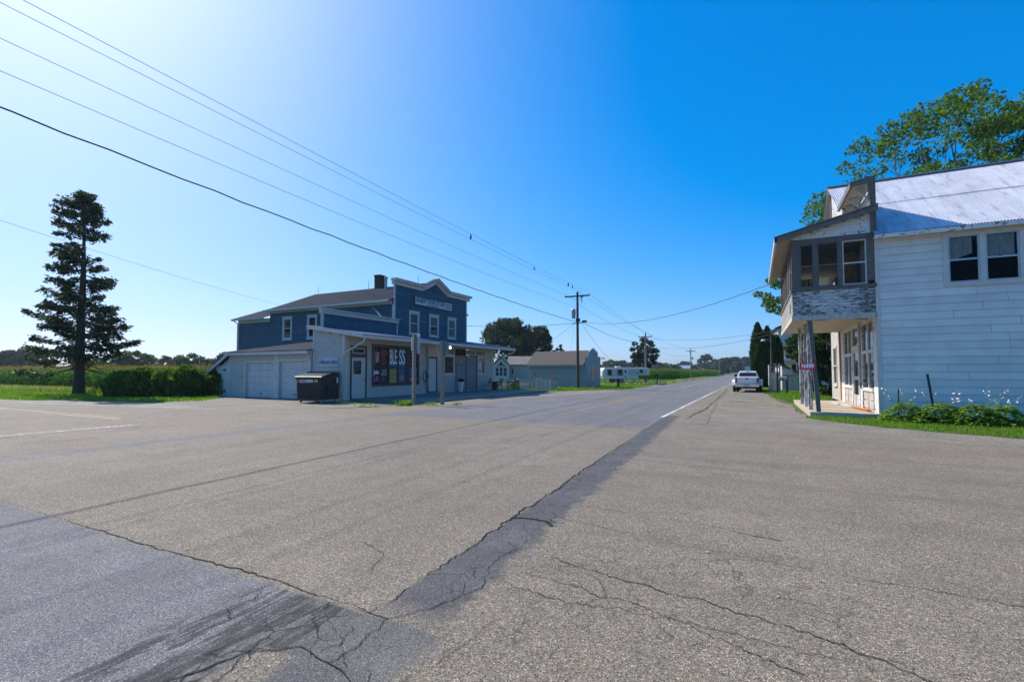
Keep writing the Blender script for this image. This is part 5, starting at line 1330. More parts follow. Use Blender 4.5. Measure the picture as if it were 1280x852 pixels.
b = MB(); b.box(-.08,.12,-.03,.03,1.56,1.62); b.box(-.08,.0,.32,.37,.2,3.3); b.build('hanger', M['galv_grey'], t)
t = thing('flower_pot', 'tall white pot with dark red flowers by the store entrance', 'planter', (-19.3,29.75,.10))
b = MB(); b.lathe([(.14,0),(.15,.02),(.235,.72),(.25,.75),(.22,.75),(.21,.70)], (0,0,0), 18); b.build('pot', M['pot_white'], t, smooth=False)
P = clump_points([(0,0,.86),(.12,.05,.84),(-.12,.02,.83)], [.22,.16,.16], [140,80,80], .6); V, F = leaf_quads(P, .05, 1.4); npmesh('flowers', V, F, M['flower_red'], t)
t = thing('iron_bench', 'black iron bench at the far end of the store porch', 'bench', (-18.7,34.2,.10), R(-52))
b = MB()
for i in range(6): b.box(-.62,.62,-.22+.075*i,-.165+.075*i,.42,.45)
b.build('seat', M['black'], t)
b = MB()
for i in range(5): b.bar((-.62,.25+.03*i,.52+.09*i),(.62,.25+.03*i,.52+.09*i),.03,.06)
b.build('backrest', M['black'], t)
for s in (-1,1):
    b = MB(); x = s*.64
    b.tube([(x,-.28,0),(x,-.22,.42),(x,-.26,.66)], .03, 6); b.tube([(x,.30,0),(x,.24,.42),(x,.40,.96)], .03, 6); b.tube([(x,-.30,.66),(x,0,.68),(x,.30,.64)], .03, 6); b.tube([(x,-.22,.42),(x,.24,.42)], .025, 6); b.build('side_frame', M['black'], t)
t = thing('iron_chair', 'black iron armchair beside the porch bench', 'chair', (-17.75,34.9,.10), R(-75))
b = MB(); b.box(-.26,.26,-.25,.24,.42,.45); b.build('seat', M['black'], t)
b = MB()
for i in range(4): b.bar((-.25,.26+.03*i,.52+.1*i),(.25,.26+.03*i,.52+.1*i),.03,.06)
b.build('backrest', M['black'], t)
for s in (-1,1):
    b = MB(); x = s*.28; b.tube([(x,-.26,0),(x,-.22,.42),(x,-.26,.66)], .028, 6); b.tube([(x,.30,0),(x,.24,.42),(x,.38,.9)], .028, 6); b.tube([(x,-.3,.66),(x,.3,.66)], .028, 6); b.build('side_frame', M['black'], t)
t = thing('lawn_chair', 'blue grey metal lawn chair with shell back against the storefront', 'chair', (-19.35,33.55,.10), R(-80))
b = MB(); b.prism([(-.24,.40),(.24,.36),(.24,.40),(-.24,.44)], lambda p,q,s: (s,p,q), -.26, .26); b.build('seat', M['grey_blue'], t)
b = MB(); b.prism([(-.24,.46),(.24,.46),(.29,.74),(.22,.92),(0,.99),(-.22,.92),(-.29,.74)], lambda p,q,s: (p,s+(q-.46)*.3,q), .24, .27); b.build('backrest', M['grey_blue'], t)
for s in (-1,1):
    b = MB(); x = s*.30; b.tube([(x,.30,.02),(x,-.24,.02),(x,-.30,.12),(x,-.26,.60),(x,.28,.62)], .018, 6); b.build('tube_frame', M['grey_blue'], t)
t = thing('barrel_table', 'brown wooden keg table between porch chairs', 'barrel', (-19.0,34.35,.10))
b = MB(); b.lathe([(.20,0),(.26,.18),(.27,.30),(.26,.42),(.21,.6)], (0,0,0), 16); b.build('staves', M['wood_barrel'], t)
for z, r_ in ((.1,.238),(.5,.242)):
    b = MB(); b.lathe([(r_,z-.02),(r_+.004,z),(r_,z+.02)], (0,0,0), 16, cap=False); b.build('hoop', M['black'], t)
b = MB(); b.lathe([(.20,.60),(.30,.605),(.30,.63),(.0,.635)], (0,0,0), 16); b.build('top', M['wood_barrel'], t)

# ---------------------------------------------------------------- fence, shed, tan house
def fence(name, label, a, c, h, posts, seedk, lean=0):
    a = Vector((*a,0)); c = Vector((*c,0)); L = (c-a).length; rz = math.atan2(c.y-a.y, c.x-a.x)
    t = thing(name, label, 'fence', a, rz, 'grey picket fence runs behind the store'); b = MB(); x = 0
    while x < L-.05:
        w_ = rng.uniform(.075,.10); hh = h*rng.uniform(.95,1.03); b.box(x, x+w_, -.012, .012, -.02, hh); x += w_ + rng.uniform(.012,.03)
    b.build('pickets', M['fence_grey'], t)
    b = MB(); b.box(0,L,.014,.05,.22,.30); b.box(0,L,.014,.05,h-.3,h-.22); b.build('rails', M['fence_grey'], t)
    for x, hh in posts:
        b = MB(); b.box(x-.06,x+.06,.02,.14,-.1,hh); b.build('post', M['pole'], t)
fence('picket_fence', 'grey picket fence run behind the porch bench', (-20.4,37.2), (-17.1,38.9), .92, ((1.9,1.05),(3.3,.95)), 1)
fence('picket_fence', 'taller left panel of the short grey fence before the blue shed', (-17.2,38.0), (-16.55,38.3), 1.05, ((.05,1.0),), 2)
fence('picket_fence', 'lower right panel of the short grey fence before the blue shed', (-16.5,38.3), (-15.35,38.9), .90, ((1.15,1.02),), 3)
mk = thing('marker_rod', 'leaning red fibreglass marker rod by the blue shed fence', 'marker', (-16.45,39.3,0))
b = MB(); b.tube([(0,0,0),(.55,.3,1.95)], .022, 6); b.build('rod', M['red_sign'], mk)
b = MB(); b.tube([(0,0,-.1),(.06,.033,.2)], .03, 6); b.build('base_spike', M['black'], mk)
# garden plants before the fence
for x, y, hh, lab in ((-18.9,37.35,.75,'tall green garden plant at the left picket fence'),(-18.5,37.5,.95,'flowering garden plant beside the dark fence post')):
    t = thing('garden_plant', lab, 'plant', (x,y,0)); b = MB(); b.tube([(0,0,0),(.02,0,hh)], .015, 5); b.build('stem', M['leaf_bright'], t)
    P = clump_points([(0,0,hh*.35),(0,0,hh*.7)], [.2,.14], [110,80], 1.3); V, F = leaf_quads(P, .07, 2); npmesh('foliage', V, F, M['leaf_bright'], t)
    P = clump_points([(0,0,hh)], [.10], [30], 1); V, F = leaf_quads(P, .05, 1.2); npmesh('flower', V, F, M['petal'], t)
t = thing('blue_shed', 'small blue grey shed with stepped false front and shingle roof', 'shed', (-14.7,44.8,0), R(-10)); t.scale = (1,.78,1)
fl = Frame((-6.7,0,0), (1,0,0)); ff = Frame((0,0,0), (0,1,0))
siding(fl, lambda z: (0,6.7), .0, 2.28, .11, t=.012).build('long_wall', M['shed_blue'], t)
b = MB(); b.box(-6.7,-6.62,.03,4,0,2.25); b.box(-6.7,-.1,3.95,4.0,0,2.25); b.prism([(.02,2.25),(4,2.25),(2,3.7)], lambda p,q,s: (s,p,q), -6.68, -6.6); b.build('rear_wall', M['shed_blue'], t)
siding(ff, lambda z: (0,4.0) if z < 2.98 else ((.8,3.2) if z < 3.42 else (.8+(z-3.42)*2.9, 3.2-(z-3.42)*2.9)), 0, 3.75, .11, t=.012).build('front_wall', M['shed_blue'], t)
b = MB(); b.box(-.12,-.01,.02,3.98,0,2.98); b.prism([(.8,2.98),(3.2,2.98),(3.2,3.42),(2,3.84),(.8,3.42)], lambda p,q,s: (s,p,q), -.12, -.01); b.build('parapet_back', M['shed_blue'], t)
b = MB()
for (p, q) in (((-.05,3.0),(.78,3.0)),((.78,3.0),(.78,3.44)),((.78,3.44),(2,3.88)),((2,3.88),(3.22,3.44)),((3.22,3.44),(3.22,3.0)),((3.22,3.0),(4.05,3.0))): b.bar((-.03,*p),(-.03,*q),.2,.07,(1,0,0))
b.build('parapet_cap', M['house_grey'], t)
b = MB(); b.prism([(-.3,2.18),(2.0,3.62),(4.3,2.18),(4.3,2.27),(2.0,3.72),(-.3,2.27)], lambda p,q,s: (s,p,q), -6.95, -.13); b.build('roof', M['asphalt_shingle'], t)
b = MB(); b.box(-6.95,-.13,-.34,-.28,2.08,2.24); b.tube([(-.55,-.06,2.1),(-.55,-.06,.1)], .045, 6); b.build('gutter', M['shed_blue'], t)
for u0, u1, z0 in ((.55,1.0,.95),(3.0,3.45,.95)):
    b = MB(); frame_ring(b, ff, u0, u1, z0, 2.15, .07, -.02, .04); f = b.build('window', M['white_clean'], t); b = MB(); ff.quad(b, u0+.05,u1-.05,z0+.05,2.1,.022); b.build('pane', M['glass'], f)
b = MB(); frame_ring(b, ff, 1.55, 2.45, .05, 2.2, .09, -.02, .04); f = b.build('door', M['white_clean'], t); b = MB(); ff.quad(b,1.62,2.38,.75,2.1,.022); b.build('glass_light', M['glass'], f); b = MB(); ff.box(b,1.64,2.36,.08,.75,.0,.024); b.build('door_panel', M['shed_blue'], f)
b = MB(); fl.box(b,.5,.72,1.25,1.5,.02,.14); b.build('meter', M['galv_grey'], t)
b = MB(); b.bar((.0,3.7,2.9),(.55,3.7,2.9),.05,.05); b.box(.35,.6,3.62,3.78,2.86,2.98); b.build('lamp_bracket', M['galv_grey'], t)
t = thing('tan_house', 'pale tan house with white gabled glass front beyond the fence', 'house', (-36.6,65.5,-.05), R(24))
fh = Frame((0,0,0), (1,0,0))
siding(fh, lambda z: (0,2.6) if z < 2.6 else ((z-2.6)*1.05, 2.6-(z-2.6)*1.05), 0, 3.82, .16, [(.35,2.25,.9,2.35)], t=.012).build('gable_wall', M['house_grey'], t)
b = MB(); b.box(.03,.1,.03,5,0,2.6); b.box(2.5,2.57,.03,1.2,0,2.6); b.box(2.6,6.6,1.2,1.28,0,2.7); b.box(6.5,6.6,1.28,6,0,2.7); b.build('wall', M['house_tan'], t)
b = MB(); b.prism([(-.25,2.42),(1.3,4.02),(2.85,2.42),(2.85,2.55),(1.3,4.16),(-.25,2.55)], lambda p,q,s: (p,s,q), -.3, 4.5); b.prism([(.85,2.62),(3.6,4.0),(6.3,2.62),(6.3,2.74),(3.6,4.13),(.85,2.74)], lambda p,q,s: (s,p,q), 2.2, 6.9); b.build('roof', M['shingle_light'], t)
b = MB(); b.bar((-.25,-.32,2.5),(1.3,-.32,4.1),.05,.2,(0,1,0)); b.bar((2.85,-.32,2.5),(1.3,-.32,4.1),.05,.2,(0,1,0)); b.build('barge_board', M['white_clean'], t)
for u0 in (.40,1.03,1.66):
    b = MB(); frame_ring(b, fh, u0, u0+.56, .9, 2.3, .09, -.03, .04); fh.box(b,u0+.09,u0+.47,1.55,1.62,-.03,.036); f = b.build('window', M['white_clean'], t); b = MB(); fh.quad(b,u0+.07,u0+.49,.97,2.24,.0); b.build('pane', M['glass'], f)
for pts in (((.62,2.5),(1.0,2.5),(1.0,2.85)),((1.12,2.5),(1.48,2.5),(1.48,3.0),(1.3,3.2),(1.12,3.0)),((1.6,2.5),(1.98,2.5),(1.6,2.85))):
    b = MB(); b.add([fh.p(p,q,.03) for p,q in pts], [tuple(range(len(pts)))]); b.build('gable_pane', M['glass'], t)
b = MB(); b.box(2.85,3.25,1.16,1.199,1.1,2.2); f = b.build('window', M['white_clean'], t); b = MB(); b.box(2.92,3.18,1.14,1.158,1.17,2.13); b.build('pane', M['glass'], f)

# ---------------------------------------------------------------- camper, rocks, posts
t = thing('camper_trailer', 'white and tan camper trailer parked on the grass before the corn', 'camper', (-19.0,65.1,0), R(30))
Lc = 6.7
b = MB(); b.prism([(.25,.55),(Lc-1.6,.55),(Lc-1.6,1.05),(Lc,1.10),(Lc,1.95),(Lc-.25,2.12),(.35,2.12),(.02,1.7),(0,1.0)], lambda p,q,s: (p,s,q), 0, 2.3); b.build('body', M['rv_white'], t, bevel=.05)
b = MB(); b.box(.3,Lc-.2,.6,1.9,2.115,2.16); b.build('roof', M['rv_tan'], t)
b = MB(); b.box(.40,Lc-.3,-.012,-.003,1.02,1.92); b.build('side_band', M['rv_tan'], t)
for x0, x1, z0, z1 in ((.75,1.35,1.05,1.85),(2.15,2.85,1.05,1.85),(5.3,5.75,1.4,1.85)):
    b = MB(); b.box(x0,x1,-.03,-.013,z0,z1); f = b.build('window', M['trim_dark'], t); b = MB(); b.box(x0+.05,x1-.05,-.036,-.0305,z0+.05,z1-.05); b.build('pane', M['glass'], f)
b = MB(); b.box(3.05,3.6,-.03,-.013,.62,1.9); d = b.build('door', M['rv_white'], t); b = MB(); b.box(3.15,3.4,-.036,-.0305,1.4,1.78); b.build('pane', M['glass'], d); b = MB(); b.box(3.0,3.45,-.037,-.0305,.85,.98); b.build('red_stripe', M['red_sign'], d)
b = MB(); b.box(4.75,5.15,-.026,-.013,1.28,1.4); b.build('red_emblem', M['red_sign'], t)
b = MB(); b.box(2.2,2.9,.8,1.5,2.16,2.34); b.build('roof_unit', M['rv_white'], t, bevel=.04)
for x in (1.9,2.7):
    for y in (.12,2.18):
        b = MB(); b.lathe([(.15,-.11),(.33,-.10),(.35,0),(.33,.10),(.15,.11)], (x,y,.35), 16, 'y'); wv = b.build('wheel', M['rubber'], t); b = MB(); b.lathe([(.16,-.02),(.05,-.03)], (x,y-.1,.35), 12, 'y'); b.build('rim', M['galv_grey'], wv)
b = MB()
for x in (.5,4.6): b.box(x,x+.07,.3,.37,0,.6)
b.box(5.4,5.47,1.0,1.07,0,1.1); b.build('jack', M['galv_grey'], t)
b = MB(); b.box(3.0,3.6,-.5,-.1,.25,.3); b.bar((3.1,-.3,0),(3.1,-.3,.27),.04,.04); b.bar((3.5,-.3,0),(3.5,-.3,.27),.04,.04); b.build('step', M['galv_grey'], t)
base = None
for i in range(11):
    x = -15.4 + i*.52; y = 59.9 + i*.13 + rng.uniform(-.2,.2)
    if base is None:
        bm = bmesh.new(); bmesh.ops.create_icosphere(bm, subdivisions=2, radius=.3)
        for v in bm.verts: v.co *= 1 + .25*math.sin(v.co.x*9+1)*math.cos(v.co.y*8+v.co.z*7); v.co.z *= .62
        me = bpy.data.meshes.new('rock'); bm.to_mesh(me); bm.free(); base = link('rock', me, M['rock']); o = base
        tag(o, 'grey boulder in the row edging the camper driveway', 'rock', 'row of boulders by the camper driveway')
    else:
        o = base.copy(); COL.objects.link(o)
    o.location = (x, y, .05); o.rotation_euler = (0,0,i*1.7); k = rng.uniform(.6,1.25); o.scale = (k*1.2,k,k)
def post_thing(name, label, cat, x, y, parts, group=None, rz=0):
    t = thing(name, label, cat, (x,y,0), rz, group)
    for nm, mt, fn in parts:
        b = MB(); fn(b); b.build(nm, M[mt], t)
    return t
post_thing('wooden_bollard', 'short dark post standing alone in the lawn right of the blue shed', 'post', -12.2, 47.4, [('post','pole',lambda b: b.box(-.09,.09,-.09,.09,-.1,.85)), ('cap','black',lambda b: b.box(-.11,.11,-.11,.11,.85,.90))])
def mbx(b, z, w=.2, h=.22, l=.5):
    b.prism([(-w/2,z),(w/2,z),(w/2,z+h*.55)]+[(w/2*math.cos(k*PI/6), z+h*.55+h*.45*math.sin(k*PI/6)) for k in range(1,6)]+[(-w/2,z+h*.55)], lambda p,q,s: (s,p,q), -l/2, l/2)
post_thing('rural_mailbox', 'black mailbox on a post at the far left road edge before the corn', 'mailbox', -10.5, 59.0, [('post','pole',lambda b: b.box(-.07,.07,-.07,.07,-.1,1.0)), ('box','black',lambda b: mbx(b, 1.0, .3, .36, .62)), ('flag','red_sign',lambda b: b.box(.05,.15,-.17,-.155,1.2,1.34))])
post_thing('rural_mailbox', 'dark mailbox with red flag on the grass beside the truck', 'mailbox', 1.78, 40.9, [('post','grey_wood',lambda b: b.box(.18,.28,-.05,.05,-.1,.95)), ('shelf','grey_wood',lambda b: b.box(-.35,.42,-.12,.12,.92,.96)), ('box','alu',lambda b: mbx(b, .96, .22, .26, .56)), ('flag','red_sign',lambda b: b.box(-.1,.05,-.125,-.115,1.0,1.06))])
post_thing('parcel_box', 'white parcel mailbox with red rim above the dark mailbox', 'mailbox', 2.12, 41.6, [('post','grey_wood',lambda b: b.box(-.05,.05,-.05,.05,-.1,1.3)), ('box','white_clean',lambda b: b.box(-.34,.34,-.2,.2,1.33,1.78)), ('rim','red_sign',lambda b: b.box(-.36,.36,-.22,.22,1.28,1.33))])
post_thing('thin_post', 'thin black post standing left of the mailboxes', 'post', 1.42, 40.6, [('pole','black',lambda b: b.box(-.05,.05,-.05,.05,-.1,2.35)), ('foot','black',lambda b: b.box(-.09,.09,-.09,.09,-.1,.08))])
post_thing('green_bin', 'small green utility box on the lawn behind the porch', 'utility box', 4.0, 38.2, [('body','green_bin',lambda b: b.box(-.17,.17,-.17,.17,-.05,.62)), ('lid','green_bin',lambda b: b.box(-.19,.19,-.19,.19,.62,.68))])
t = thing('yard_gate', 'weathered grey board gate with open lattice top beside the truck', 'gate', (.95,42.6,0), R(20))
b = MB()
for i in range(5): b.box(.02+.14*i,.145+.14*i,-.02,.02,.05,1.5)
b.build('boards', M['fence_grey'], t)
b = MB(); b.box(-.06,.02,-.05,.05,-.1,2.1); b.build('gate_post', M['fence_grey'], t)
b = MB(); b.box(.72,.80,-.05,.05,-.1,2.0); b.build('gate_post', M['galv_grey'], t)
b = MB(); b.box(.02,.72,-.03,.03,1.9,1.97); b.box(.02,.72,-.03,.03,1.52,1.58); b.box(.34,.40,-.02,.02,1.58,1.9); b.build('lattice', M['galv_grey'], t)
t = thing('garden_shed', 'small white lean-to shed with black sloped roof behind the mailboxes', 'shed', (1.95,46.2,0), R(15))
b = MB(); b.prism([(0,0),(1.5,0),(1.5,1.35),(0,2.15)], lambda p,q,s: (p,s,q), 0, 1.6); b.build('wall', M['house_grey'], t)
b = MB(); b.prism([(-.15,2.18),(1.7,1.20),(1.7,1.30),(-.15,2.28)], lambda p,q,s: (p,s,q), -.2, 1.8); b.build('roof', M['black'], t)
b = MB(); b.box(.25,.85,-.03,-.004,.05,1.6); d = b.build('door', M['white_clean'], t); b = MB(); b.box(.75,.79,-.06,-.031,.8,.9); b.build('handle', M['black'], d)
t = thing('grey_house', 'tall pale grey house with white porch half hidden by the leafy tree', 'house', (2.4,63.5,0), R(4))
fg = Frame((0,0,0), (1,0,0))
siding(fg, lambda z: (0,7.5), 0, 6.6, .2, t=.014).build('wall', M['house_grey'], t)
for x0 in (0,7.42):
    b = MB(); b.box(x0,x0+.08,.03,8,0,6.6); b.build('side_wall', M['house_grey'], t)
b = MB(); b.prism([(-.35,6.5),(3.75,8.2),(7.85,6.5),(7.85,6.65),(3.75,8.38),(-.35,6.65)], lambda p,q,s: (s*0+p,s,q), -.4, 8.3); b.build('roof', M['asphalt_shingle'], t)
b = MB(); b.box(.2,4.5,-1.6,0,2.7,2.85); b.box(.2,4.5,-1.6,-.02,0,.3); b.build('porch', M['white_clean'], t)
for x in (.3,1.6,3.0,4.4):
    b = MB(); b.box(x-.06,x+.06,-1.55,-1.43,.3,2.7); b.build('porch_column', M['white_clean'], t)
for u0, z0 in ((.9,4.0),(3.2,4.0),(1.2,.9)):
    b = MB(); frame_ring(b, fg, u0, u0+.95, z0, z0+1.6, .1, -.02, .05); f = b.build('window', M['white_clean'], t); b = MB(); fg.quad(b,u0+.08,u0+.87,z0+.08,z0+1.52,.024); b.build('pane', M['glass'], f)
t = thing('yard_lamp', 'grey pole with a white yard lamp arm beside the cedar columns', 'lamp post', (1.32,51.2,0))
b = MB(); b.tube([(0,0,-.2),(.03,0,5.5)], [.11,.075], 8); b.build('pole', M['pole'], t)
b = MB(); b.tube([(0,0,4.4),(-.3,-.05,4.62),(-.6,-.1,4.6)], .025, 6); b.build('arm', M['galv_grey'], t)
b = MB(); b.lathe([(.05,4.66),(.16,4.60),(.26,4.50),(.18,4.42),(.0,4.40)], (-.62,-.1,0), 12, cap=False); b.build('lamp_shade', M['alu'], t)
b = MB(); b.box(-.35,.35,-.04,.04,5.25,5.33); b.build('crossarm', M['pole'], t)
for nm, lab, pts, mt in (('white_board','white painted board lying on the porch floor',[(3.05,25.9,.19),(3.5,23.7,.19)],'white_clean'),('orange_cord','orange cord lying along the foot of the storefront',[(3.45,23.2,.19),(3.5,22.4,.2),(3.62,21.6,.19),(3.6,20.9,.22)],'orange'),('old_plank','tan plank lying by the storefront door on the porch',[(3.45,24.6,.19),(3.58,22.9,.19)],'bare_boards')):
    b = MB()
    if nm == 'orange_cord':
        for k in range(3): b.tube([(x-.03*k,y,z+.015*k) for x,y,z in pts], .03, 6)
    else: b.bar(pts[0],pts[1],.11,.06)
    tag(b.build(nm, M[mt], None), lab, 'board' if nm != 'orange_cord' else 'cord')
b = MB(); b.bar((4.98,19.3,-.1),(4.80,19.35,1.52),.06,.035,(0,1,0)); tag(b.build('fence_stake', M['black']), 'black steel stake leaning in the hosta bed', 'stake')
b = MB(); b.bar((4.12,19.75,-.1),(4.16,19.78,1.02),.04,.03,(0,1,0)); tag(b.build('fence_stake', M['green_bin']), 'short green stake left of the black one in the hosta bed', 'stake')

# ---------------------------------------------------------------- parked dually pickup, seen from behind
t = thing('pickup_truck', 'white dual rear wheel pickup truck parked facing away on the shoulder', 'truck', (-.62,41.2,-.01), R(-1))
Zs = .93
b = MB(); b.prism([(-.96,.62),(.96,.62),(.98,.95),(.94,1.36),(-.94,1.36),(-.98,.95)], lambda p,q,s: (p,s,q), .06, 2.45); b.prism([(-.95,.55),(.95,.55),(.97,.95),(.93,1.34),(-.93,1.34),(-.97,.95)], lambda p,q,s: (p,s,q), 2.5, 4.95); b.prism([(-.94,.6),(.94,.6),(.95,.95),(.82,1.22),(-.82,1.22),(-.95,.95)], lambda p,q,s: (p,s,q), 4.95, 6.25); body = b.build('body', M['car_white'], t, bevel=.04)
b = MB(); b.add([(-.90,2.52,1.34),(.90,2.52,1.34),(.90,4.9,1.34),(-.90,4.9,1.34),(-.70,2.72,1.90),(.70,2.72,1.90),(.70,4.05,1.92),(-.70,4.05,1.92)], [(0,3,2,1),(4,5,6,7),(0,1,5,4),(1,2,6,5),(2,3,7,6),(3,0,4,7)]); cab = b.build('cab', M['car_white'], t, bevel=.05)
b = MB(); b.add([(-.76,2.525,1.42),(.76,2.525,1.42),(.64,2.70,1.83),(-.64,2.70,1.83)], [(0,1,2,3)]); b.build('rear_window', M['glass'], cab)
for s in (-1,1):
    b = MB(); b.add([(s*.893,2.75,1.42),(s*.893,4.55,1.42),(s*.725,4.05,1.84),(s*.725,2.85,1.84)], [(0,1,2,3)]); b.build('side_window', M['glass'], cab)
b = MB(); b.box(-.17,.17,2.70,2.73,1.865,1.895); b.build('brake_light', M['red_lens'], cab)
b = MB(); b.box(-.78,.78,-.0,.07,.80,1.34); tg = b.build('tailgate', M['car_white'], t, bevel=.02)
b = MB(); b.box(-.12,.12,-.018,-.002,1.18,1.28); b.build('handle', M['black'], tg)
b = MB(); b.box(-.70,-.36,-.008,-.002,.90,.95); b.build('badge', M['chrome'], tg)
for s in (-1,1):
    b = MB(); b.box(s*.80,s*.955,-.01,.06,.86,1.30); b.build('tail_light', M['red_lens'], t)
b = MB(); b.prism([(-.98,.50),(.98,.50),(.98,.74),(.35,.76),(.3,.68),(-.3,.68),(-.35,.76),(-.98,.74)], lambda p,q,s: (p,s,q), -.24, -.04); bp = b.build('bumper', M['chrome'], t, bevel=.02)
b = MB(); b.box(-.16,.16,-.262,-.245,.52,.67); b.build('number_plate', M['sign_white'], bp)
b = MB(); b.box(-.6,.6,-.1,5.8,.42,.56); b.box(-.8,.8,.9,1.3,.30,.45); b.box(-.04,.04,-.4,-.1,.38,.46); b.build('underbody', M['black'], t)
for s in (-1,1):
    b = MB(); b.prism([(.35,.60),(.45,.95),(.75,1.16),(1.5,1.16),(1.8,.95),(1.92,.60),(1.62,.60),(1.5,.84),(.8,.84),(.66,.60)], lambda p,q,k: (s*(.95+k-(.10*max(0,(q-.9)/.3)*k/.28)),p,q), 0, .29); b.prism([(.45,.70),(.7,1.14),(1.55,1.14),(1.85,.70)], lambda p,q,k: (s*(.95+k),p,q), .25, .285); b.build('flared_fender', M['car_white'], t, bevel=.03)
for s in (-1,1):
    for x in (.80,1.07):
        b = MB(); b.lathe([(.2,-.10),(.37,-.115),(.40,-.06),(.40,.06),(.37,.115),(.2,.10)], (s*x,1.15,.395), 20, 'x'); wv = b.build('wheel', M['rubber'], t, smooth=False); b = MB(); b.lathe([(.21,-.03),(.1,-.05),(.0,-.05)], (s*x,1.15,.395), 14, 'x', False); b.build('rim', M['galv_grey'], wv)
    b = MB(); b.lathe([(.2,-.12),(.37,-.13),(.40,-.06),(.40,.06),(.37,.13),(.2,.12)], (s*.84,5.4,.395), 20, 'x'); wv = b.build('wheel', M['rubber'], t); b = MB(); b.lathe([(.21,.0),(.1,.06),(.0,.06)], (s*.9,5.4,.395), 14, 'x', False); b.build('rim', M['chrome'], wv)
    b = MB(); b.box(min(s*1.0,s*1.26),max(s*1.0,s*1.26),4.5,4.6,1.30,1.58); b.bar((s*.93,4.55,1.38),(s*1.02,4.55,1.40),.05,.05); b.build('mirror', M['black'], t)
t.scale = (.87,.92,.86)

# ---------------------------------------------------------------- utility poles and wires
def upole(lab, x, y, h, arm, z_arm, extras=True, r_=.15, kind='pole', lean=0):
    t = thing('utility_pole', lab, 'utility pole', (x,y,0)); b = MB(); b.tube([(0,0,-.3),(lean*.5,0,h*.5),(lean,0,h)], [r_,r_*.85,r_*.68], 9); b.build('pole', M[kind], t)
    b = MB(); b.box(-arm+lean,arm+lean,-.16,-.05,z_arm-.06,z_arm+.06); ca = b.build('crossarm', M[kind], t)
    b = MB(); b.bar((-arm*.5+lean,-.12,z_arm-.05),(lean,-.12,z_arm-.5),.03,.03); b.bar((arm*.5+lean,-.12,z_arm-.05),(lean,-.12,z_arm-.5),.03,.03); b.build('brace', M['galv_grey'], ca)
    for k in (-.95,.95):
        b = MB(); b.lathe([(.03,0),(.06,.03),(.045,.08),(.06,.12),(.02,.17)], (arm*k+lean,-.1,z_arm+.06), 8); b.build('insulator', M['galv_grey'], ca)
    b = MB(); b.lathe([(.03,0),(.06,.03),(.045,.08),(.06,.12),(.02,.17)], (lean,0,h), 8); b.build('insulator', M['galv_grey'], t)
    return t
p1 = upole('tall dark utility pole with transformer in front of the blue shed', -14.75, 42.6, 9.0, 1.2, 8.62)
b = MB(); b.lathe([(.10,6.55),(.19,6.6),(.20,7.35),(.12,7.45),(.0,7.47)], (-.38,-.05,0), 12); b.build('transformer', M['galv_grey'], p1)
b = MB(); b.box(.42,.50,-.14,-.06,8.0,8.55); b.box(.35,.6,-.13,-.07,8.45,8.55); b.build('fuse_cutout', M['galv_grey'], p1)
b = MB(); b.bar((-.45,-.1,6.05),(.95,-.1,6.15),.06,.08); b.box(.5,.9,-.2,.0,6.18,6.32); b.box(-.1,.3,-.22,-.12,6.2,6.5); b.build('cable_bracket', M['black'], p1)
p2 = upole('second utility pole standing right of the camper', -14.0, 69.8, 7.05, .95, 6.55, kind='sign_post')
p3 = upole('third utility pole at the corn edge with a small transformer', -12.7, 112, 6.5, .95, 6.05, kind='sign_post')
b = MB(); b.lathe([(.08,4.2),(.16,4.25),(.16,4.75),(.0,4.8)], (.35,0,0), 10); b.build('transformer', M['galv_grey'], p3)
upole('fourth utility pole far along the highway', -11.4, 138, 5.3, 1.2, 4.9, kind='pole')
upole('fifth faint utility pole with wide arm far along the highway', -10.9, 174, 5.7, 2.2, 5.5, kind='sign_post', lean=.3)
p0 = upole('near utility pole outside the left of the view that carries the wires', -14.8, -12, 10.1, 1.2, 9.75)
def wire(label, a, c, sag, r_=.0075, mat='wire_blue', n=28, wave=0):
    a, c = Vector(a), Vector(c); P = []
    for i in range(n+1):
        s = i/n; p = a.lerp(c, s); p.z -= 4*sag*s*(1-s) + wave*math.sin(i*2.4); P.append(p)
    b = MB(); b.tube(P, r_, 5); o = b.build('overhead_wire', M[mat]); tag(o, label, 'wire'); return o
A = (-14.8,-12)
wire('topmost bare power wire running over the store to the main pole top', (-14.8,-12,10.3), (-14.75,42.6,9.17), .25)
wire('second bare power wire running close below the topmost one', (-13.65,-12,9.95), (-13.61,42.5,8.85), .25)
wire('third bare wire, reaching the left end of the crossarm', (-15.95,-12,10.25), (-15.89,42.5,8.85), .35)
wire('fourth wire, reaching the main pole just above its transformer', (-14.9,-12,9.1), (-14.85,42.5,7.6), .45)
wire('thick black twisted cable crossing in front of the store cornice', (-14.8,-12,8.6), (-14.85,42.5,6.2), .55, .021, 'wire', 60, .02)
wire('thin service wire from the left sky to the rear of the store roof', (-14.8,-12,8.2), (-37.2,28.5,7.4), .5)
wire('heavy service cable from the main pole to the peeling bay', (-14.3,42.5,6.2), (1.22,24.5,5.75), .85, .018, 'wire', 50, .015)
wire('cable from the main pole behind the store to its side', (-15.2,42.5,6.1), (-27,35.8,6.1), .35, .018, 'wire')
wire('service drop from the main pole to the tan house', (-15.1,42.5,6.05), (-33.5,69.5,3.9), .4, .014, 'wire')
wire('thin guy wire slanting from the main pole to the ground behind the shed', (-14.8,42.7,8.2), (-20,53.5,.0), .02, .008)
wire('upper bare wire from the main pole to the second pole', (-14.75,42.6,9.15), (-14,69.8,7.2), .25, .012)
wire('outer bare wire from the crossarm to the second pole', (-13.6,42.5,8.8), (-13.1,69.7,6.75), .25, .012)
wire('lower bare wire from the main pole to the second pole', (-14.7,42.6,7.9), (-14.9,69.7,6.75), .3, .012)
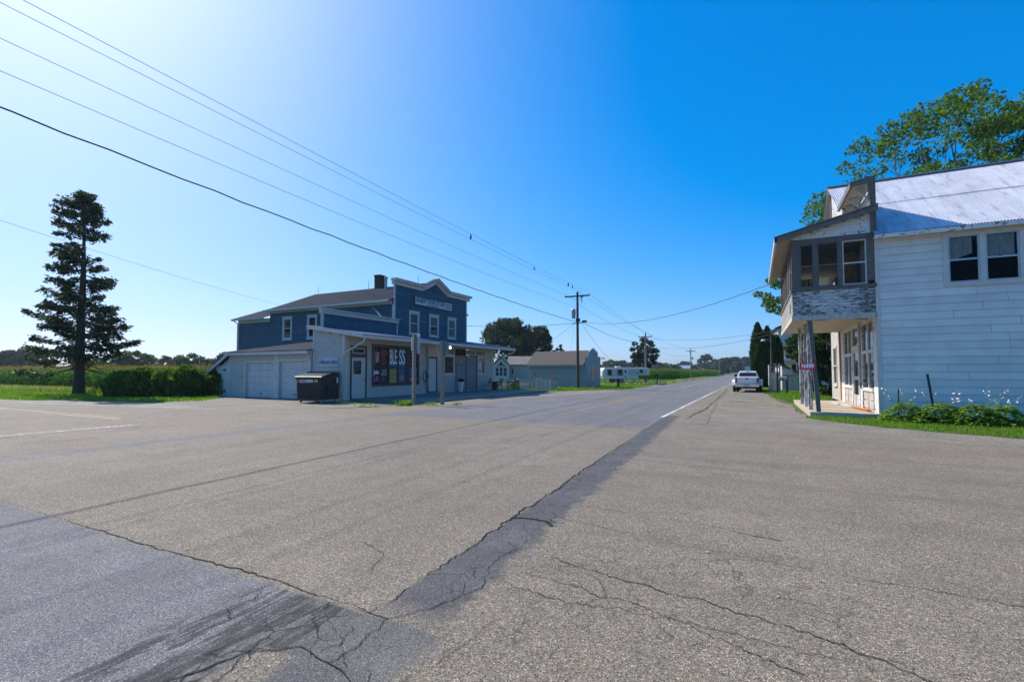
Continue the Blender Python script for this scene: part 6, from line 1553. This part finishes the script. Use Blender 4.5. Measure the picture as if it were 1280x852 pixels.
wire('dark sagging cable from the main pole to the second pole', (-14.2,42.5,6.15), (-14,69.8,5.7), .5, .02, 'wire', 40, .015)
wire('service drop from the main pole to the camper', (-14.3,42.5,6.05), (-17.2,66.4,2.6), .5, .014, 'wire')
wire('upper cable across the highway from the second pole to the yard lamp pole', (-14,69.8,6.4), (1.35,51.2,5.35), .55, .016, 'wire')
wire('lower cable across the highway from the second pole to the yard lamp pole', (-14,69.8,5.2), (1.35,51.2,5.1), .75, .016, 'wire')
wire('upper bare wire from the second to the third pole', (-14,69.8,7.2), (-12.7,112,6.65), .5, .012)
wire('lower bare wire from the second to the third pole', (-14,69.8,5.6), (-12.7,112,5.2), .9, .014)
wire('bare wire from the third to the fourth pole', (-12.7,112,6.65), (-11.4,138,5.45), .4, .012)
wire('bare wire from the fourth to the fifth pole', (-11.4,138,5.45), (-10.6,174,5.85), .5, .012)
wire('short cable from the yard lamp pole to the peeling bay', (1.35,51.2,5.4), (1.5,29.0,4.0), .5, .016, 'wire')
# birds on the wires
def bird(lab, P, rz, k):
    t = thing('perched_bird', lab, 'bird', P, rz, 'small birds perched on the power wires'); t.scale = (k*.72,)*3
    b = MB(); b.lathe([(.0,-.13),(.045,-.08),(.062,0),(.05,.07),(.038,.11),(.046,.15),(.035,.185),(.0,.20)], (0,0,.09), 10, 'z', False); b.add([(0,.0,.04),(.03,-.15,-.09),(-.03,-.15,-.09),(0,-.02,.0)], [(0,1,2),(1,3,2)]); b.add([(-.012,.04,.25),(.012,.04,.25),(0,.085,.24)], [(0,1,2)]); b.build('body', M['bird'], t)
    b = MB(); b.tube([(.015,0,-.02),(.015,0,.03)], .005, 4); b.tube([(-.015,0,-.02),(-.015,0,.03)], .005, 4); b.build('legs', M['bird'], t)
def wp_(a, c, sag, s): p = Vector(a).lerp(Vector(c), s); p.z -= 4*sag*s*(1-s); return p
for lab, s, rz, k in (('lone bird perched on the top wire above the store front',.655,.5,1.3),('bird perched on the top wire half way to the main pole',.82,2.0,1.1),('larger bird perched on the wire just left of the main pole',.955,1.0,1.5),('smaller bird perched on the wire next to the main pole top',.975,2.5,1.2)):
    bird(lab, wp_((-14.8,-12,10.3), (-14.75,42.6,9.17), .25, s) + Vector((0,0,.02)), rz, k)

# ---------------------------------------------------------------- far along the highway
post_thing('road_sign', 'back of a white rectangular road sign far beyond the truck', 'sign', -1.45, 121, [('post','sign_post',lambda b: b.box(-.06,.06,-.06,.06,0,2.8)), ('panel','sign_white',lambda b: b.box(-.68,.68,-.09,-.065,1.7,2.75))])
t = thing('farm_building', 'far white roofed red barn beyond the corn left of the third pole', 'barn', (-42.3,348,0), R(26))
b = MB(); b.box(-3.5,3.5,0,8,0,3.6); b.build('wall', M['barn_red'], t); b = MB(); b.prism([(-3.9,3.4),(0,5.6),(3.9,3.4),(3.9,3.6),(0,5.8),(-3.9,3.6)], lambda p,q,s: (s,p+4,q), -3.9, 3.9); b.build('roof', M['silver'], t)
t = thing('farm_building', 'far grey farm shed beside the red barn', 'barn', (-50.5,344,0), R(26))
b = MB(); b.box(-3,3,0,7,0,3.4); b.build('wall', M['house_grey'], t); b = MB(); b.prism([(-3.9,3.2),(0,4.8),(3.9,3.2),(3.9,3.4),(0,5.0),(-3.9,3.4)], lambda p,q,s: (s,p+3.5,q), -3.4, 3.4); b.build('roof', M['galv_grey'], t)
t = thing('farm_building', 'white roofed building far down the right of the highway by the cedars', 'barn', (1.0,168,0), R(5))
b = MB(); b.box(-1.6,4,0,6,0,2.7); b.build('wall', M['house_grey'], t); b = MB(); b.prism([(-.4,2.6),(3,3.9),(6.4,2.6),(6.4,2.75),(3,4.05),(-.4,2.75)], lambda p,q,s: (s,p,q), -2, 4.4); b.build('roof', M['silver'], t)

# ---------------------------------------------------------------- summer haze over the fields
hz, nt_, b_, o_ = new_mat('summer haze'); nt_.nodes.remove(b_)
pv = nt_.nodes.new('ShaderNodeVolumePrincipled'); pv.inputs['Color'].default_value = (.80,.88,1,1); pv.inputs['Density'].default_value = .00022; pv.inputs['Anisotropy'].default_value = .3
nt_.links.new(pv.outputs[0], o_.inputs['Volume'])
b = MB(); b.box(-260,180,-40,520,-1.2,24); ho = b.build('haze', hz); ho['kind'] = 'stuff'; tag(ho, 'thin blue summer haze over the fields', 'haze', kind='stuff')
